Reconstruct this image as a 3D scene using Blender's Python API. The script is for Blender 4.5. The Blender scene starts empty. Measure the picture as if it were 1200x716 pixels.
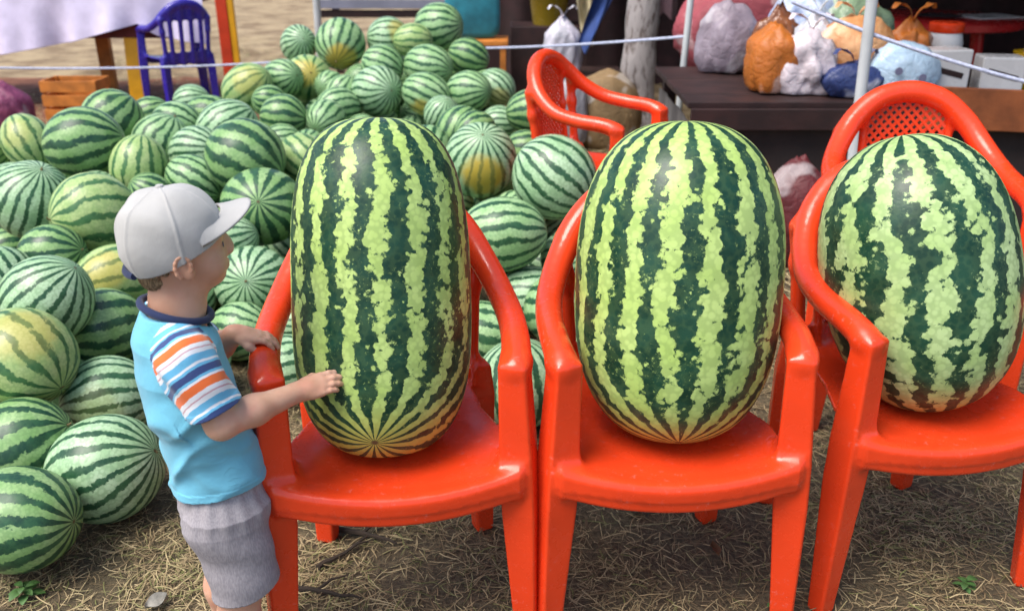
import bpy, bmesh, math, random
import numpy as np
from mathutils import Vector, Matrix, Quaternion

scene = bpy.context.scene
COL = scene.collection
R_ = math.radians

# ---------------------------------------------------------------- camera
PITCH = 23.5
cam_d = bpy.data.cameras.new('camera')
cam_d.sensor_width = 36.0
cam_d.lens = 31.5
cam_d.clip_start = 0.05
cam_d.clip_end = 400
cam_d.dof.use_dof = True
cam_d.dof.focus_distance = 1.95
cam_d.dof.aperture_fstop = 3.6
cam = bpy.data.objects.new('camera', cam_d)
cam.location = (0, 0, 1.51)
cam.rotation_euler = (R_(90 - PITCH), 0, 0)
COL.objects.link(cam)
scene.camera = cam

# ---------------------------------------------------------------- sky and sun (bright overcast)
SUN_EL, SUN_AZ = 60.0, 235.0        # azimuth clockwise from +Y
world = bpy.data.worlds.new('World')
scene.world = world
world.use_nodes = True
wn = world.node_tree.nodes
sky = wn.new('ShaderNodeTexSky')
sky.sky_type = 'NISHITA'
sky.sun_disc = False
sky.sun_elevation = R_(SUN_EL)
sky.sun_rotation = R_(SUN_AZ)
sky.air_density = 1.0
sky.dust_density = 3.0
sky.ozone_density = 1.0
wn['Background'].inputs['Strength'].default_value = 0.15
world.node_tree.links.new(sky.outputs[0], wn['Background'].inputs['Color'])
sun_d = bpy.data.lights.new('sun', 'SUN')
sun_d.energy = 2.6
sun_d.angle = R_(35)
sun_d.color = (1.0, 0.95, 0.88)
sun = bpy.data.objects.new('sun', sun_d)
_az = R_(SUN_AZ)
_sd = Vector((math.sin(_az) * math.cos(R_(SUN_EL)), math.cos(_az) * math.cos(R_(SUN_EL)), math.sin(R_(SUN_EL))))
sun.rotation_euler = _sd.to_track_quat('Z', 'Y').to_euler()
sun.location = _sd * 20
COL.objects.link(sun)

vs = scene.view_settings
vs.view_transform = 'Standard'
vs.look = 'None'
vs.exposure = 0.6
vs.gamma = 1.0
vs.use_curve_mapping = False

# ---------------------------------------------------------------- helpers
def tag(o, label=None, cat=None, group=None, kind=None):
    if label: o['label'] = label
    if cat: o['category'] = cat
    if group: o['group'] = group
    if kind: o['kind'] = kind
    return o

def empty(name, loc=(0, 0, 0), rz=0.0):
    o = bpy.data.objects.new(name, None)
    o.empty_display_size = 0.1
    o.location = loc
    o.rotation_euler = (0, 0, rz)
    COL.objects.link(o)
    return o

def link(name, me, parent=None, mat=None):
    o = bpy.data.objects.new(name, me)
    COL.objects.link(o)
    if parent: o.parent = parent
    if mat and not me.materials: me.materials.append(mat)
    return o

def np_mesh(name, V, Q, normals=None, smooth=True):
    """quads (or tris) from numpy arrays"""
    V = np.asarray(V, np.float32); Q = np.asarray(Q, np.int32)
    k = Q.shape[1]
    me = bpy.data.meshes.new(name)
    me.vertices.add(len(V)); me.vertices.foreach_set('co', V.ravel())
    me.loops.add(Q.size); me.loops.foreach_set('vertex_index', Q.ravel())
    me.polygons.add(len(Q))
    me.polygons.foreach_set('loop_start', np.arange(0, Q.size, k, dtype=np.int32))
    me.update(calc_edges=True)
    me.polygons.foreach_set('use_smooth', np.full(len(Q), smooth))
    me.validate(clean_customdata=False)
    if normals is not None and len(me.vertices) == len(normals):
        me.normals_split_custom_set_from_vertices([tuple(n) for n in normals.tolist()])
    return me

class MB:
    """collects simple solids into one mesh"""
    def __init__(s): s.v = []; s.f = []; s.sm = []
    def add(s, vs_, fs, smooth=False):
        b = len(s.v); s.v += [tuple(v) for v in vs_]
        s.f += [tuple(i + b for i in f) for f in fs]; s.sm += [smooth] * len(fs)
    def box(s, c, d, rot=None, bev=0.0):
        bm = bmesh.new(); bmesh.ops.create_cube(bm, size=1)
        bmesh.ops.scale(bm, vec=d, verts=bm.verts)
        if bev: bmesh.ops.bevel(bm, geom=bm.edges[:], offset=bev, segments=2, affect='EDGES', profile=0.5)
        M = Matrix.Translation(c) @ (rot.to_4x4() if rot else Matrix())
        bm.verts.index_update()
        s.add([M @ v.co for v in bm.verts], [[v.index for v in f.verts] for f in bm.faces]); bm.free()
    def tube(s, pts, r, n=10, cap=True):
        pts = [Vector(p) for p in pts]; m = len(pts)
        rs = r if isinstance(r, (list, tuple)) else [r] * m
        vs_, fs = [], []; ref = None
        for i, p in enumerate(pts):
            t = (pts[min(i + 1, m - 1)] - pts[max(i - 1, 0)]).normalized()
            if ref is None: ref = Vector((0, 0, 1)) if abs(t.z) < .9 else Vector((1, 0, 0))
            a = (ref - t * ref.dot(t)).normalized(); b = t.cross(a); ref = a
            for k in range(n):
                an = 2 * math.pi * k / n
                vs_.append(p + (a * math.cos(an) + b * math.sin(an)) * rs[i])
        for i in range(m - 1):
            for k in range(n):
                fs.append((i * n + k, i * n + (k + 1) % n, (i + 1) * n + (k + 1) % n, (i + 1) * n + k))
        if cap: fs.append(tuple(range(n - 1, -1, -1))); fs.append(tuple((m - 1) * n + k for k in range(n)))
        s.add(vs_, fs, True)
    def lathe(s, prof, n=24, c=(0, 0, 0)):
        vs_, fs = [], []; m = len(prof)
        for r, z in prof:
            for k in range(n):
                an = 2 * math.pi * k / n
                vs_.append((c[0] + r * math.cos(an), c[1] + r * math.sin(an), c[2] + z))
        for i in range(m - 1):
            for k in range(n):
                fs.append((i * n + k, i * n + (k + 1) % n, (i + 1) * n + (k + 1) % n, (i + 1) * n + k))
        fs.append(tuple(range(n - 1, -1, -1))); fs.append(tuple((m - 1) * n + k for k in range(n)))
        s.add(vs_, fs, True)
    def build(s, name, mat, parent=None):
        me = bpy.data.meshes.new(name)
        me.from_pydata(s.v, [], s.f); me.update()
        me.polygons.foreach_set('use_smooth', s.sm)
        if any(s.sm):
            try: me.set_sharp_from_angle(angle=R_(40))
            except Exception: pass
        return link(name, me, parent, mat)

# ---- signed distance modelling: smooth unions turned into one continuous skin
class Field:
    def __init__(s, lo, hi, h):
        s.lo = np.array(lo, np.float32); s.h = h
        s.n = np.ceil((np.array(hi) - lo) / h).astype(int) + 1
        s.a = np.full(s.n, 0.2, np.float32)
        s.ax = [s.lo[i] + h * np.arange(s.n[i], dtype=np.float32) for i in range(3)]
    def sl(s, lo, hi):
        i0 = np.clip(np.floor((np.array(lo) - s.lo) / s.h).astype(int), 0, s.n)
        i1 = np.clip(np.ceil((np.array(hi) - s.lo) / s.h).astype(int) + 1, 0, s.n)
        return tuple(slice(a, b) for a, b in zip(i0, i1))
    def grid(s, q):
        return np.meshgrid(s.ax[0][q[0]], s.ax[1][q[1]], s.ax[2][q[2]], indexing='ij', sparse=True)
    def add(s, fn, lo, hi, k=0.02):
        m = k + 2.5 * s.h + 0.01
        q = s.sl(np.array(lo) - m, np.array(hi) + m)
        X, Y, Z = s.grid(q)
        d = fn(X, Y, Z).astype(np.float32); a = s.a[q]
        if k > 0:
            h = np.maximum(k - np.abs(a - d), 0) / k
            s.a[q] = np.minimum(a, d) - h * h * k * 0.25
        else: s.a[q] = np.minimum(a, d)
    def cut(s, fn, k=0.004):
        X, Y, Z = s.grid(tuple(slice(0, m) for m in s.n))
        d = -fn(X, Y, Z).astype(np.float32)
        h = np.maximum(k - np.abs(s.a - d), 0) / k
        s.a = np.maximum(s.a, d) + h * h * k * 0.25
    def cone(s, a, b, ra, rb, k=0.02):
        a = np.array(a, float); b = np.array(b, float); ab = b - a; L = max(ab @ ab, 1e-9); r = max(ra, rb)
        def fn(X, Y, Z):
            t = np.clip(((X - a[0]) * ab[0] + (Y - a[1]) * ab[1] + (Z - a[2]) * ab[2]) / L, 0, 1)
            return np.sqrt((X - a[0] - t * ab[0]) ** 2 + (Y - a[1] - t * ab[1]) ** 2 + (Z - a[2] - t * ab[2]) ** 2) - (ra + (rb - ra) * t)
        s.add(fn, np.minimum(a, b) - r, np.maximum(a, b) + r, k)
    def chain(s, pts, rs, k=0.02):
        for i in range(len(pts) - 1): s.cone(pts[i], pts[i + 1], rs[i], rs[i + 1], k)
    def ell(s, c, r, k=0.02, rot=None):
        c = np.array(c, float); r = np.array(r, float); M = np.array(rot) if rot is not None else np.eye(3)
        def fn(X, Y, Z):
            x, y, z = X - c[0], Y - c[1], Z - c[2]
            p = [(M[0][i] * x + M[1][i] * y + M[2][i] * z) for i in range(3)]
            k0 = np.sqrt(sum((p[i] / r[i]) ** 2 for i in range(3))); k1 = np.sqrt(sum((p[i] / r[i] ** 2) ** 2 for i in range(3))) + 1e-6
            return k0 * (k0 - 1) / k1
        m = r.max(); s.add(fn, c - m, c + m, k)
    def loft(s, zs, w, d, cx, k=0.02, p=2.2, wave=None):
        """upright body of oval sections: half depth d along x, half width w along y, centre cx"""
        def fn(X, Y, Z):
            zc = np.clip(Z, zs[0], zs[-1])
            W = np.interp(zc, zs, w); D = np.interp(zc, zs, d); Cx = np.interp(zc, zs, cx)
            q = (np.abs((X - Cx) / D) ** p + np.abs(Y / W) ** p + 1e-9) ** (1 / p)
            e = (q - 1) * np.minimum(W, D)
            if wave is not None: e = e + wave(X, Y, Z)
            return np.maximum(e, np.maximum(zs[0] - Z, Z - zs[-1]))
        m = max(max(w), max(d))
        s.add(fn, (min(cx) - m, -m, zs[0]), (max(cx) + m, m, zs[-1]), k)
    def mesh(s):
        a = s.a; ins = a < 0
        c = np.zeros(np.array(a.shape) - 1, np.int8)
        for i in (0, 1):
            for j in (0, 1):
                for k in (0, 1):
                    c += ins[i:a.shape[0] - 1 + i, j:a.shape[1] - 1 + j, k:a.shape[2] - 1 + k]
        I = np.argwhere((c > 0) & (c < 8))
        idx = np.full(c.shape, -1, np.int32); idx[I[:, 0], I[:, 1], I[:, 2]] = np.arange(len(I))
        val = {}
        for i in (0, 1):
            for j in (0, 1):
                for k in (0, 1): val[i, j, k] = a[I[:, 0] + i, I[:, 1] + j, I[:, 2] + k]
        acc = np.zeros((len(I), 3), np.float32); cnt = np.zeros(len(I), np.float32)
        for ax in range(3):
            o = [x for x in range(3) if x != ax]
            for p in (0, 1):
                for q in (0, 1):
                    A = [0, 0, 0]; A[o[0]] = p; A[o[1]] = q; B = A[:]; B[ax] = 1
                    va, vb = val[tuple(A)], val[tuple(B)]
                    m = (va < 0) != (vb < 0)
                    t = np.where(m, va / np.where(m, va - vb, 1), 0)
                    pt = np.tile(np.array(A, np.float32), (len(I), 1)); pt[:, ax] = t
                    acc += pt * m[:, None]; cnt += m
        V = s.lo + s.h * (I + acc / cnt[:, None])
        N = np.zeros((len(I), 3), np.float32)
        for ax in range(3):
            o = [x for x in range(3) if x != ax]
            for p in (0, 1):
                for q in (0, 1):
                    A = [0, 0, 0]; A[o[0]] = p; A[o[1]] = q; B = A[:]; B[ax] = 1
                    N[:, ax] += val[tuple(B)] - val[tuple(A)]
        N /= np.linalg.norm(N, axis=1)[:, None] + 1e-9
        Q = []
        for ax in range(3):
            o = [(ax + 1) % 3, (ax + 2) % 3]
            sa = [slice(None)] * 3; sb = [slice(None)] * 3
            sa[ax] = slice(0, -1); sb[ax] = slice(1, None)
            ia, ib = ins[tuple(sa)], ins[tuple(sb)]
            E = np.argwhere(ia != ib)
            E = E[(E[:, o[0]] > 0) & (E[:, o[1]] > 0) & (E[:, o[0]] < a.shape[o[0]] - 1) & (E[:, o[1]] < a.shape[o[1]] - 1)]
            fl = ia[E[:, 0], E[:, 1], E[:, 2]]
            r = []
            for d0, d1 in ((-1, -1), (0, -1), (0, 0), (-1, 0)):
                G = E.copy(); G[:, o[0]] += d0; G[:, o[1]] += d1
                r.append(idx[G[:, 0], G[:, 1], G[:, 2]])
            q = np.stack(r, 1); q[~fl] = q[~fl][:, ::-1]
            Q.append(q)
        Q = np.concatenate(Q)
        Q = Q[(Q >= 0).all(1)]
        return V, Q, N

def pick(V, Q, N, mask, name):
    q = Q[mask]; u, inv = np.unique(q, return_inverse=True)
    return np_mesh(name, V[u], inv.reshape(q.shape), N[u])

# ---------------------------------------------------------------- materials
class NT:
    def __init__(s, name):
        s.m = bpy.data.materials.new(name); s.m.use_nodes = True
        s.t = s.m.node_tree; s.b = s.t.nodes['Principled BSDF']
    def n(s, typ, **kw):
        nd = s.t.nodes.new(typ)
        for k, v in kw.items(): setattr(nd, k, v)
        return nd
    def put(s, sock, v):
        if isinstance(v, bpy.types.NodeSocket): s.t.links.new(v, sock)
        else: sock.default_value = v
    def math(s, op, a, b=0.0, c=0.0, clamp=False):
        nd = s.n('ShaderNodeMath', operation=op, use_clamp=clamp)
        s.put(nd.inputs[0], a); s.put(nd.inputs[1], b); s.put(nd.inputs[2], c)
        return nd.outputs[0]
    def noise(s, vec, scale, detail=2.0, w=None, rough=0.5):
        nd = s.n('ShaderNodeTexNoise', noise_dimensions='4D' if w is not None else '3D')
        if vec is not None: s.put(nd.inputs['Vector'], vec)
        nd.inputs['Scale'].default_value = scale; nd.inputs['Detail'].default_value = detail; nd.inputs['Roughness'].default_value = rough
        if w is not None: s.put(nd.inputs['W'], w)
        return nd.outputs['Fac']
    def mix(s, f, a, b):
        nd = s.n('ShaderNodeMix', data_type='RGBA')
        s.put(nd.inputs[0], f)
        for so, v in ((nd.inputs[6], a), (nd.inputs[7], b)):
            s.put(so, v if isinstance(v, bpy.types.NodeSocket) else (*v, 1.0))
        return nd.outputs[2]
    def step(s, v, lo, hi, to0=0.0, to1=1.0):
        nd = s.n('ShaderNodeMapRange', interpolation_type='SMOOTHSTEP')
        s.put(nd.inputs[0], v); nd.inputs[1].default_value = lo; nd.inputs[2].default_value = hi
        nd.inputs[3].default_value = to0; nd.inputs[4].default_value = to1
        return nd.outputs[0]
    def obj(s): return s.n('ShaderNodeTexCoord').outputs['Object']
    def xyz(s, v):
        nd = s.n('ShaderNodeSeparateXYZ'); s.put(nd.inputs[0], v); return nd.outputs
    def bump(s, h, strength=0.3, dist=0.01):
        nd = s.n('ShaderNodeBump'); nd.inputs['Strength'].default_value = strength; nd.inputs['Distance'].default_value = dist
        s.put(nd.inputs['Height'], h); s.put(s.b.inputs['Normal'], nd.outputs[0])
    def set(s, color=None, rough=None, **kw):
        if color is not None: s.put(s.b.inputs['Base Color'], color if isinstance(color, bpy.types.NodeSocket) else (*color, 1))
        if rough is not None: s.put(s.b.inputs['Roughness'], rough)
        for k, v in kw.items(): s.put(s.b.inputs[k], v)
        return s.m

def lin(r, g, b):
    return tuple((c / 255 / 12.92 if c / 255 <= .04045 else ((c / 255 + .055) / 1.055) ** 2.4) for c in (r, g, b))

def plain(name, col, rough=0.6, var=0.15, scale=12.0, bump=0.0, bs=60.0, **kw):
    """one colour with a little uneven tone and fine relief"""
    t = NT(name); o = t.obj()
    f = t.step(t.noise(o, scale, 4.0), 0.3, 0.7)
    c = t.mix(f, tuple(x * (1 - var) for x in col), tuple(min(1, x * (1 + var)) for x in col))
    if bump: t.bump(t.noise(o, bs, 3.0), bump, 0.004)
    return t.set(c, rough, **kw)

def cloth(name, col, var=0.12, weave=900.0, fold=0.3, rough=0.9):
    t = NT(name); o = t.obj()
    f = t.step(t.noise(o, 9.0, 4.0), 0.3, 0.7)
    c = t.mix(f, tuple(x * (1 - var) for x in col), tuple(min(1, x * (1 + var)) for x in col))
    h = t.math('ADD', t.math('MULTIPLY', t.noise(o, weave, 1.0), 0.12), t.noise(o, 26.0, 3.0))
    t.bump(h, fold, 0.006)
    return t.set(c, rough, **{'Sheen Weight': 0.15})

def melon_mat(name, N, thr, lightA, lightB, darkA, darkB, warp=0.5, jag=1.3, lobes=0.0, specks=0.0, tip=(0.46, 0.36, 0.06), lob_s=5.5, rough=0.34, pole=0.0):
    t = NT(name); o = t.obj(); X, Y, Z = t.xyz(o)
    if pole: Y = t.math('ADD', Y, t.step(Z, -0.6, -1.75, 0.0, pole))     # blossom end sits off the tip
    info = t.n('ShaderNodeObjectInfo'); W = t.math('MULTIPLY', info.outputs['Random'], 60.0)
    ang = t.math('ARCTAN2', Y, X)
    rr = t.math('SQRT', t.math('ADD', t.math('MULTIPLY', X, X), t.math('MULTIPLY', Y, Y)))
    rad = t.step(rr, 0.12, 0.75)
    n1 = t.math('SUBTRACT', t.noise(o, 1.1, 1.0, W), 0.5)
    n1b = t.math('SUBTRACT', t.noise(o, 3.6, 2.0, W), 0.5)
    wv = t.math('MULTIPLY', t.math('ADD', t.math('MULTIPLY', n1, warp), t.math('MULTIPLY', n1b, warp * 0.45)), rad)
    a2 = t.math('MULTIPLY', t.math('ADD', ang, wv), float(N))
    st = t.math('COSINE', t.math('ADD', a2, W))
    jn = t.math('MULTIPLY', t.math('SUBTRACT', t.noise(o, 13.0 if lobes else 10.0, 6.0, W, 0.74), 0.5), jag)
    S = t.math('ADD', st, t.math('MULTIPLY', jn, rad))
    if lobes: S = t.math('ADD', S, t.math('MULTIPLY', t.math('MULTIPLY', t.math('SUBTRACT', t.noise(o, 6.0, 2.0, t.math('ADD', W, 21.0)), 0.5), 3.4), rad))
    # stripe weight changes from stripe to stripe and along the fruit
    S = t.math('ADD', S, t.math('MULTIPLY', t.math('SUBTRACT', t.noise(o, 1.7, 1.0, t.math('ADD', W, 9.0)), 0.5), 1.1))
    vo = t.n('ShaderNodeTexVoronoi', voronoi_dimensions='4D', feature='F1')
    t.put(vo.inputs['Vector'], o); t.put(vo.inputs['W'], W); vo.inputs['Scale'].default_value = lob_s
    if lobes:
        lb = t.math('MULTIPLY', t.math('SUBTRACT', vo.outputs['Distance'], 0.42), lobes)
        S = t.math('ADD', S, t.math('MULTIPLY', lb, rad))
    dark = t.step(S, thr - 0.2, thr + 0.2)
    if specks:
        sp = t.step(t.noise(o, 24.0, 5.0, W, 0.75), 0.56, 0.68)
        sz = t.step(t.noise(o, 2.2, 1.0, t.math('ADD', W, 4.0)), 0.4, 0.6)
        dark = t.math('SUBTRACT', dark, t.math('MULTIPLY', t.math('MULTIPLY', sp, sz), specks), clamp=True)
    ve = t.n('ShaderNodeTexVoronoi', voronoi_dimensions='4D', feature='F1')
    t.put(ve.inputs['Vector'], o); t.put(ve.inputs['W'], W); ve.inputs['Scale'].default_value = 16.0
    vein = t.step(ve.outputs['Distance'], 0.45, 0.75)
    la = t.mix(t.step(t.noise(o, 2.5, 3.0, W), 0.3, 0.7), lightA, lightB)
    la = t.mix(t.math('MULTIPLY', vein, 0.45), la, tuple(0.55 * l + 0.45 * d for l, d in zip(lightA, darkB)))
    da = t.mix(t.step(t.noise(o, 4.0, 3.0, W), 0.35, 0.7), darkA, darkB)
    da = t.mix(t.math('MULTIPLY', vein, 0.13), da, tuple(0.3 * l + 0.7 * d for l, d in zip(lightA, darkB)))
    # sun bleached lower end and ground spot (the fruit's own colour)
    if lobes:
        tp = t.step(Z, -0.95, -1.6)
        la = t.mix(t.math('MULTIPLY', tp, 0.75), la, tip)
        pass
    c = t.mix(dark, la, da)
    vm = t.n('ShaderNodeVectorMath', operation='MULTIPLY_ADD'); t.put(vm.inputs[0], info.outputs['Color'])
    vm.inputs[1].default_value = (2, 2, 2); vm.inputs[2].default_value = (-1, -1, -1)
    nz = t.n('ShaderNodeVectorMath', operation='NORMALIZE'); t.put(nz.inputs[0], o)
    dt = t.n('ShaderNodeVectorMath', operation='DOT_PRODUCT'); t.put(dt.inputs[0], nz.outputs[0]); t.put(dt.inputs[1], vm.outputs[0])
    dv = t.math('ADD', dt.outputs['Value'], t.math('MULTIPLY', t.math('SUBTRACT', t.noise(o, 3.5, 3.0, W), 0.5), 0.25))
    spot = t.math('MULTIPLY', t.step(dv, 0.72, 0.92), info.outputs['Alpha'])
    spot = t.math('MULTIPLY', spot, t.math('SUBTRACT', 1.0, t.math('MULTIPLY', dark, 0.55)))
    if not lobes: c = t.mix(spot, c, (0.52, 0.38, 0.06))
    # dry scar at both ends
    scar = t.step(rr, 0.05, 0.025)
    c = t.mix(scar, c, (0.10, 0.075, 0.035))
    t.bump(t.math('ADD', t.noise(o, 40.0, 3.0, W), t.math('MULTIPLY', dark, 0.12)), 0.035, 0.02)
    return t.set(c, t.step(t.noise(o, 6.0, 3.0, W), 0.2, 0.8, rough - 0.06, rough + 0.12), **{'Specular IOR Level': 0.35 if lobes else 0.42})

M = {}
LG1, LG2 = (0.25, 0.44, 0.185), (0.38, 0.56, 0.295)
DG1, DG2 = (0.013, 0.062, 0.028), (0.030, 0.105, 0.045)
M['melA'] = melon_mat('rind_striped', 15, 0.36, LG1, LG2, DG1, DG2, 0.38, 4.2)
M['melB'] = melon_mat('rind_fine_striped', 18, 0.38, (0.30, 0.49, 0.26), (0.44, 0.61, 0.39), DG1, DG2, 0.30, 3.8)
M['melC'] = melon_mat('rind_bold_striped', 13, 0.06, (0.20, 0.37, 0.125), (0.30, 0.46, 0.20), (0.010, 0.05, 0.028), DG2, 0.38, 4.4)
M['melY'] = melon_mat('rind_yellowish', 13, 0.5, (0.31, 0.46, 0.16), (0.44, 0.54, 0.24), (0.03, 0.11, 0.04), (0.06, 0.17, 0.06), 0.4, 3.6)
GL1, GL2 = (0.39, 0.555, 0.14), (0.48, 0.635, 0.21)
GD1, GD2 = (0.005, 0.034, 0.018), (0.015, 0.066, 0.037)
M['gA2'] = melon_mat('giant_rind_pale', 18, 0.34, GL1, GL2, GD1, GD2, 0.30, 4.4, 2.0, 0.8, lob_s=13.0, rough=0.36, pole=0.6)
M['gA'] = melon_mat('giant_rind', 17, 0.22, GL1, GL2, GD1, GD2, 0.32, 4.4, 2.0, 0.8, lob_s=12.5, rough=0.36, pole=0.85)
M['gB'] = melon_mat('giant_rind_blotched', 14, 0.45, (0.37, 0.53, 0.19), (0.47, 0.62, 0.29), GD1, GD2, 0.55, 4.6, 2.6, 0.6, lob_s=9.5, rough=0.36)

def plastic(name, col, rough=0.2):
    t = NT(name); o = t.obj()
    n = t.noise(o, 7.0, 4.0)
    c = t.mix(t.step(n, 0.3, 0.75), tuple(x * 0.88 for x in col), col)
    # fine scuffs
    sc = t.step(t.noise(o, 55.0, 5.0, None, 0.7), 0.58, 0.72)
    sc = t.math('MULTIPLY', sc, t.step(t.noise(o, 5.0, 3.0), .42, .62))
    c = t.mix(t.math('MULTIPLY', sc, 0.55), c, tuple(min(1, x * 0.7 + 0.16) for x in col))
    t.bump(t.noise(o, 160.0, 2.0), 0.03, 0.002)
    return t.set(c, t.step(t.noise(o, 18.0, 4.0), 0.25, 0.8, rough - 0.06, rough + 0.16), **{'Subsurface Weight': 0.0, 'Specular IOR Level': 0.5})
M['red_plastic'] = plastic('orange_red_plastic', (0.82, 0.057, 0.013))
M['purple_plastic'] = plastic('purple_plastic', (0.035, 0.022, 0.32))

# ================================================================ GROUND
def ground_mat():
    t = NT('dry_straw_ground'); o = t.obj()
    st = t.n('ShaderNodeMapping'); t.put(st.inputs[0], o); st.inputs['Scale'].default_value = (1, 3.2, 1)
    st.inputs['Rotation'].default_value = (0, 0, 0.6)
    st2 = t.n('ShaderNodeMapping'); t.put(st2.inputs[0], o); st2.inputs['Scale'].default_value = (3.0, 1, 1)
    a = t.noise(st.outputs[0], 28.0, 6.0, None, 0.7); b = t.noise(st2.outputs[0], 34.0, 6.0, None, 0.7)
    fib = t.math('MAXIMUM', a, b)
    c = t.mix(t.step(fib, 0.42, 0.72), (0.06, 0.044, 0.027), (0.22, 0.165, 0.092))
    big = t.step(t.noise(o, 1.3, 4.0), 0.35, 0.7)
    c = t.mix(t.math('MULTIPLY', big, 0.35), c, (0.10, 0.09, 0.04))
    Y = t.xyz(o)[1]
    far = t.step(Y, 4.5, 9.0)
    c = t.mix(far, c, t.mix(t.step(t.noise(o, 2.2, 7.0, None, .65), .36, .62), (0.20, 0.135, 0.075), (0.40, 0.305, 0.18)))
    t.bump(fib, 0.8, 0.02)
    return t.set(c, 0.95)
g = MB()
g.add([(-60, -20, 0), (60, -20, 0), (60, 120, 0), (-60, 120, 0)], [(0, 1, 2, 3)])
tag(g.build('ground', ground_mat()), kind='structure')

def clay_mat():
    t = NT('red_clay'); o = t.obj()
    c = t.mix(t.step(t.noise(o, 5.0, 5.0), 0.3, 0.7), (0.15, 0.05, 0.025), (0.27, 0.11, 0.06))
    t.bump(t.noise(o, 30.0, 4.0), 0.5, 0.02)
    return t.set(c, 0.95)
g = MB()
rnd = random.Random(3)
pts = [(-6.5 + i * 0.45 , 9.2 + rnd.uniform(-.15, .15), 0.004) for i in range(11)] + [(-1.6, 8.6, 0.004), (-1.7, 7.2, .004), (-1.6, 6.0, .004)] + [(-6.5, 5.0, 0.004)]
g.add(pts[::-1], [tuple(range(len(pts)))])
tag(g.build('clay_path', clay_mat()), kind='structure')

# loose straw and dry grass: uncountable
def straw_mat():
    t = NT('dry_straw'); at = t.n('ShaderNodeAttribute'); at.attribute_name = 'tone'
    f = at.outputs['Fac']
    cr = t.n('ShaderNodeValToRGB'); t.put(cr.inputs[0], f)
    e = cr.color_ramp.elements
    e[0].position = 0.0; e[0].color = (0.075, 0.05, 0.028, 1)
    e[1].position = 1.0; e[1].color = (0.56, 0.46, 0.27, 1)
    for p, c in ((0.3, (0.175, 0.122, 0.062)), (0.55, (0.33, 0.25, 0.13)), (0.8, (0.46, 0.37, 0.20)), (0.93, (0.15, 0.17, 0.045))):
        x = e.new(p); x.color = (*c, 1)
    return t.set(cr.outputs[0], 0.75)
M['straw'] = straw_mat()
def straw(name, n, x0, x1, y0, y1, lmin, lmax, w, zmax, seed, kind_label):
    g = np.random.default_rng(seed)
    x = g.uniform(x0, x1, n); y = g.uniform(y0, y1, n) if y1 < 5 else y0 + (y1 - y0) * g.beta(1, 1.8, n); an = g.uniform(0, 2 * np.pi, n)
    # trodden, nearly bare patches between the clumps
    if y1 < 5:
        den = .55 + .45 * np.sin(4.7 * x + 2.2 * np.sin(3.1 * y)) * np.sin(5.3 * y + 1.7 * np.sin(2.9 * x)) + .25 * np.sin(17 * x + 3) * np.sin(15 * y)
        kp = g.uniform(0, 1, n) < np.clip(den, .3, 1); x, y, an = x[kp], y[kp], an[kp]; n = len(x)
    an = an + 1.0 * np.sin(x * 3.1 + 1.3 * y)
    L = g.uniform(lmin, lmax, n) ** 1.0; bend = g.normal(0, 0.35, n)
    z0 = g.uniform(0.002, zmax, n) * g.uniform(0.2, 1, n); tz = g.normal(0, 0.10, n)
    ww = w * g.uniform(0.5, 1.4, n)
    V = np.zeros((n, 8, 3), np.float32)
    for k, s in enumerate((0, .35, .7, 1.0)):
        a = an + bend * (s - .5)
        px = x + np.cos(a) * L * (s - .5); py = y + np.sin(a) * L * (s - .5)
        pz = np.maximum(z0 + tz * L * (s - .5) + 0.25 * np.abs(bend) * L * s * (1 - s), 0.002)
        taper = (1.0, 1.0, .85, .35)[k]
        nx, ny = -np.sin(a) * ww * taper * .5, np.cos(a) * ww * taper * .5
        V[:, 2 * k] = np.stack([px - nx, py - ny, pz], 1); V[:, 2 * k + 1] = np.stack([px + nx, py + ny, pz + ww * .25], 1)
    b = np.arange(n)[:, None, None] * 8
    Q = b + np.array([[0, 2, 3, 1], [2, 4, 5, 3], [4, 6, 7, 5]])[None]
    me = np_mesh(name, V.reshape(-1, 3), Q.reshape(-1, 4))
    tone = np.clip(g.beta(1.7, 2.1, n), 0, 1).astype(np.float32)
    tone = np.clip(tone + .16 * np.sin(2.1 * x + 1.7 * np.sin(1.9 * y)) * np.sin(2.6 * y + 1.1 * x + 1) + .05, 0, .92).astype(np.float32)
    A = me.attributes.new('tone', 'FLOAT', 'POINT'); A.data.foreach_set('value', np.repeat(tone, 8))
    me.materials.append(M['straw'])
    return tag(link(name, me), kind_label, 'straw', kind='stuff')
straw('straw_litter', 210000, -2.6, 2.9, 0.5, 3.6, 0.010, 0.075, 0.0020, 0.022, 1, 'dry straw and dead grass strewn over the ground')
straw('far_straw_litter', 34000, -4.5, 5.0, 3.3, 13.0, 0.05, 0.2, 0.006, 0.03, 2, 'sparse straw scattered on the ground behind the heap')

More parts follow.
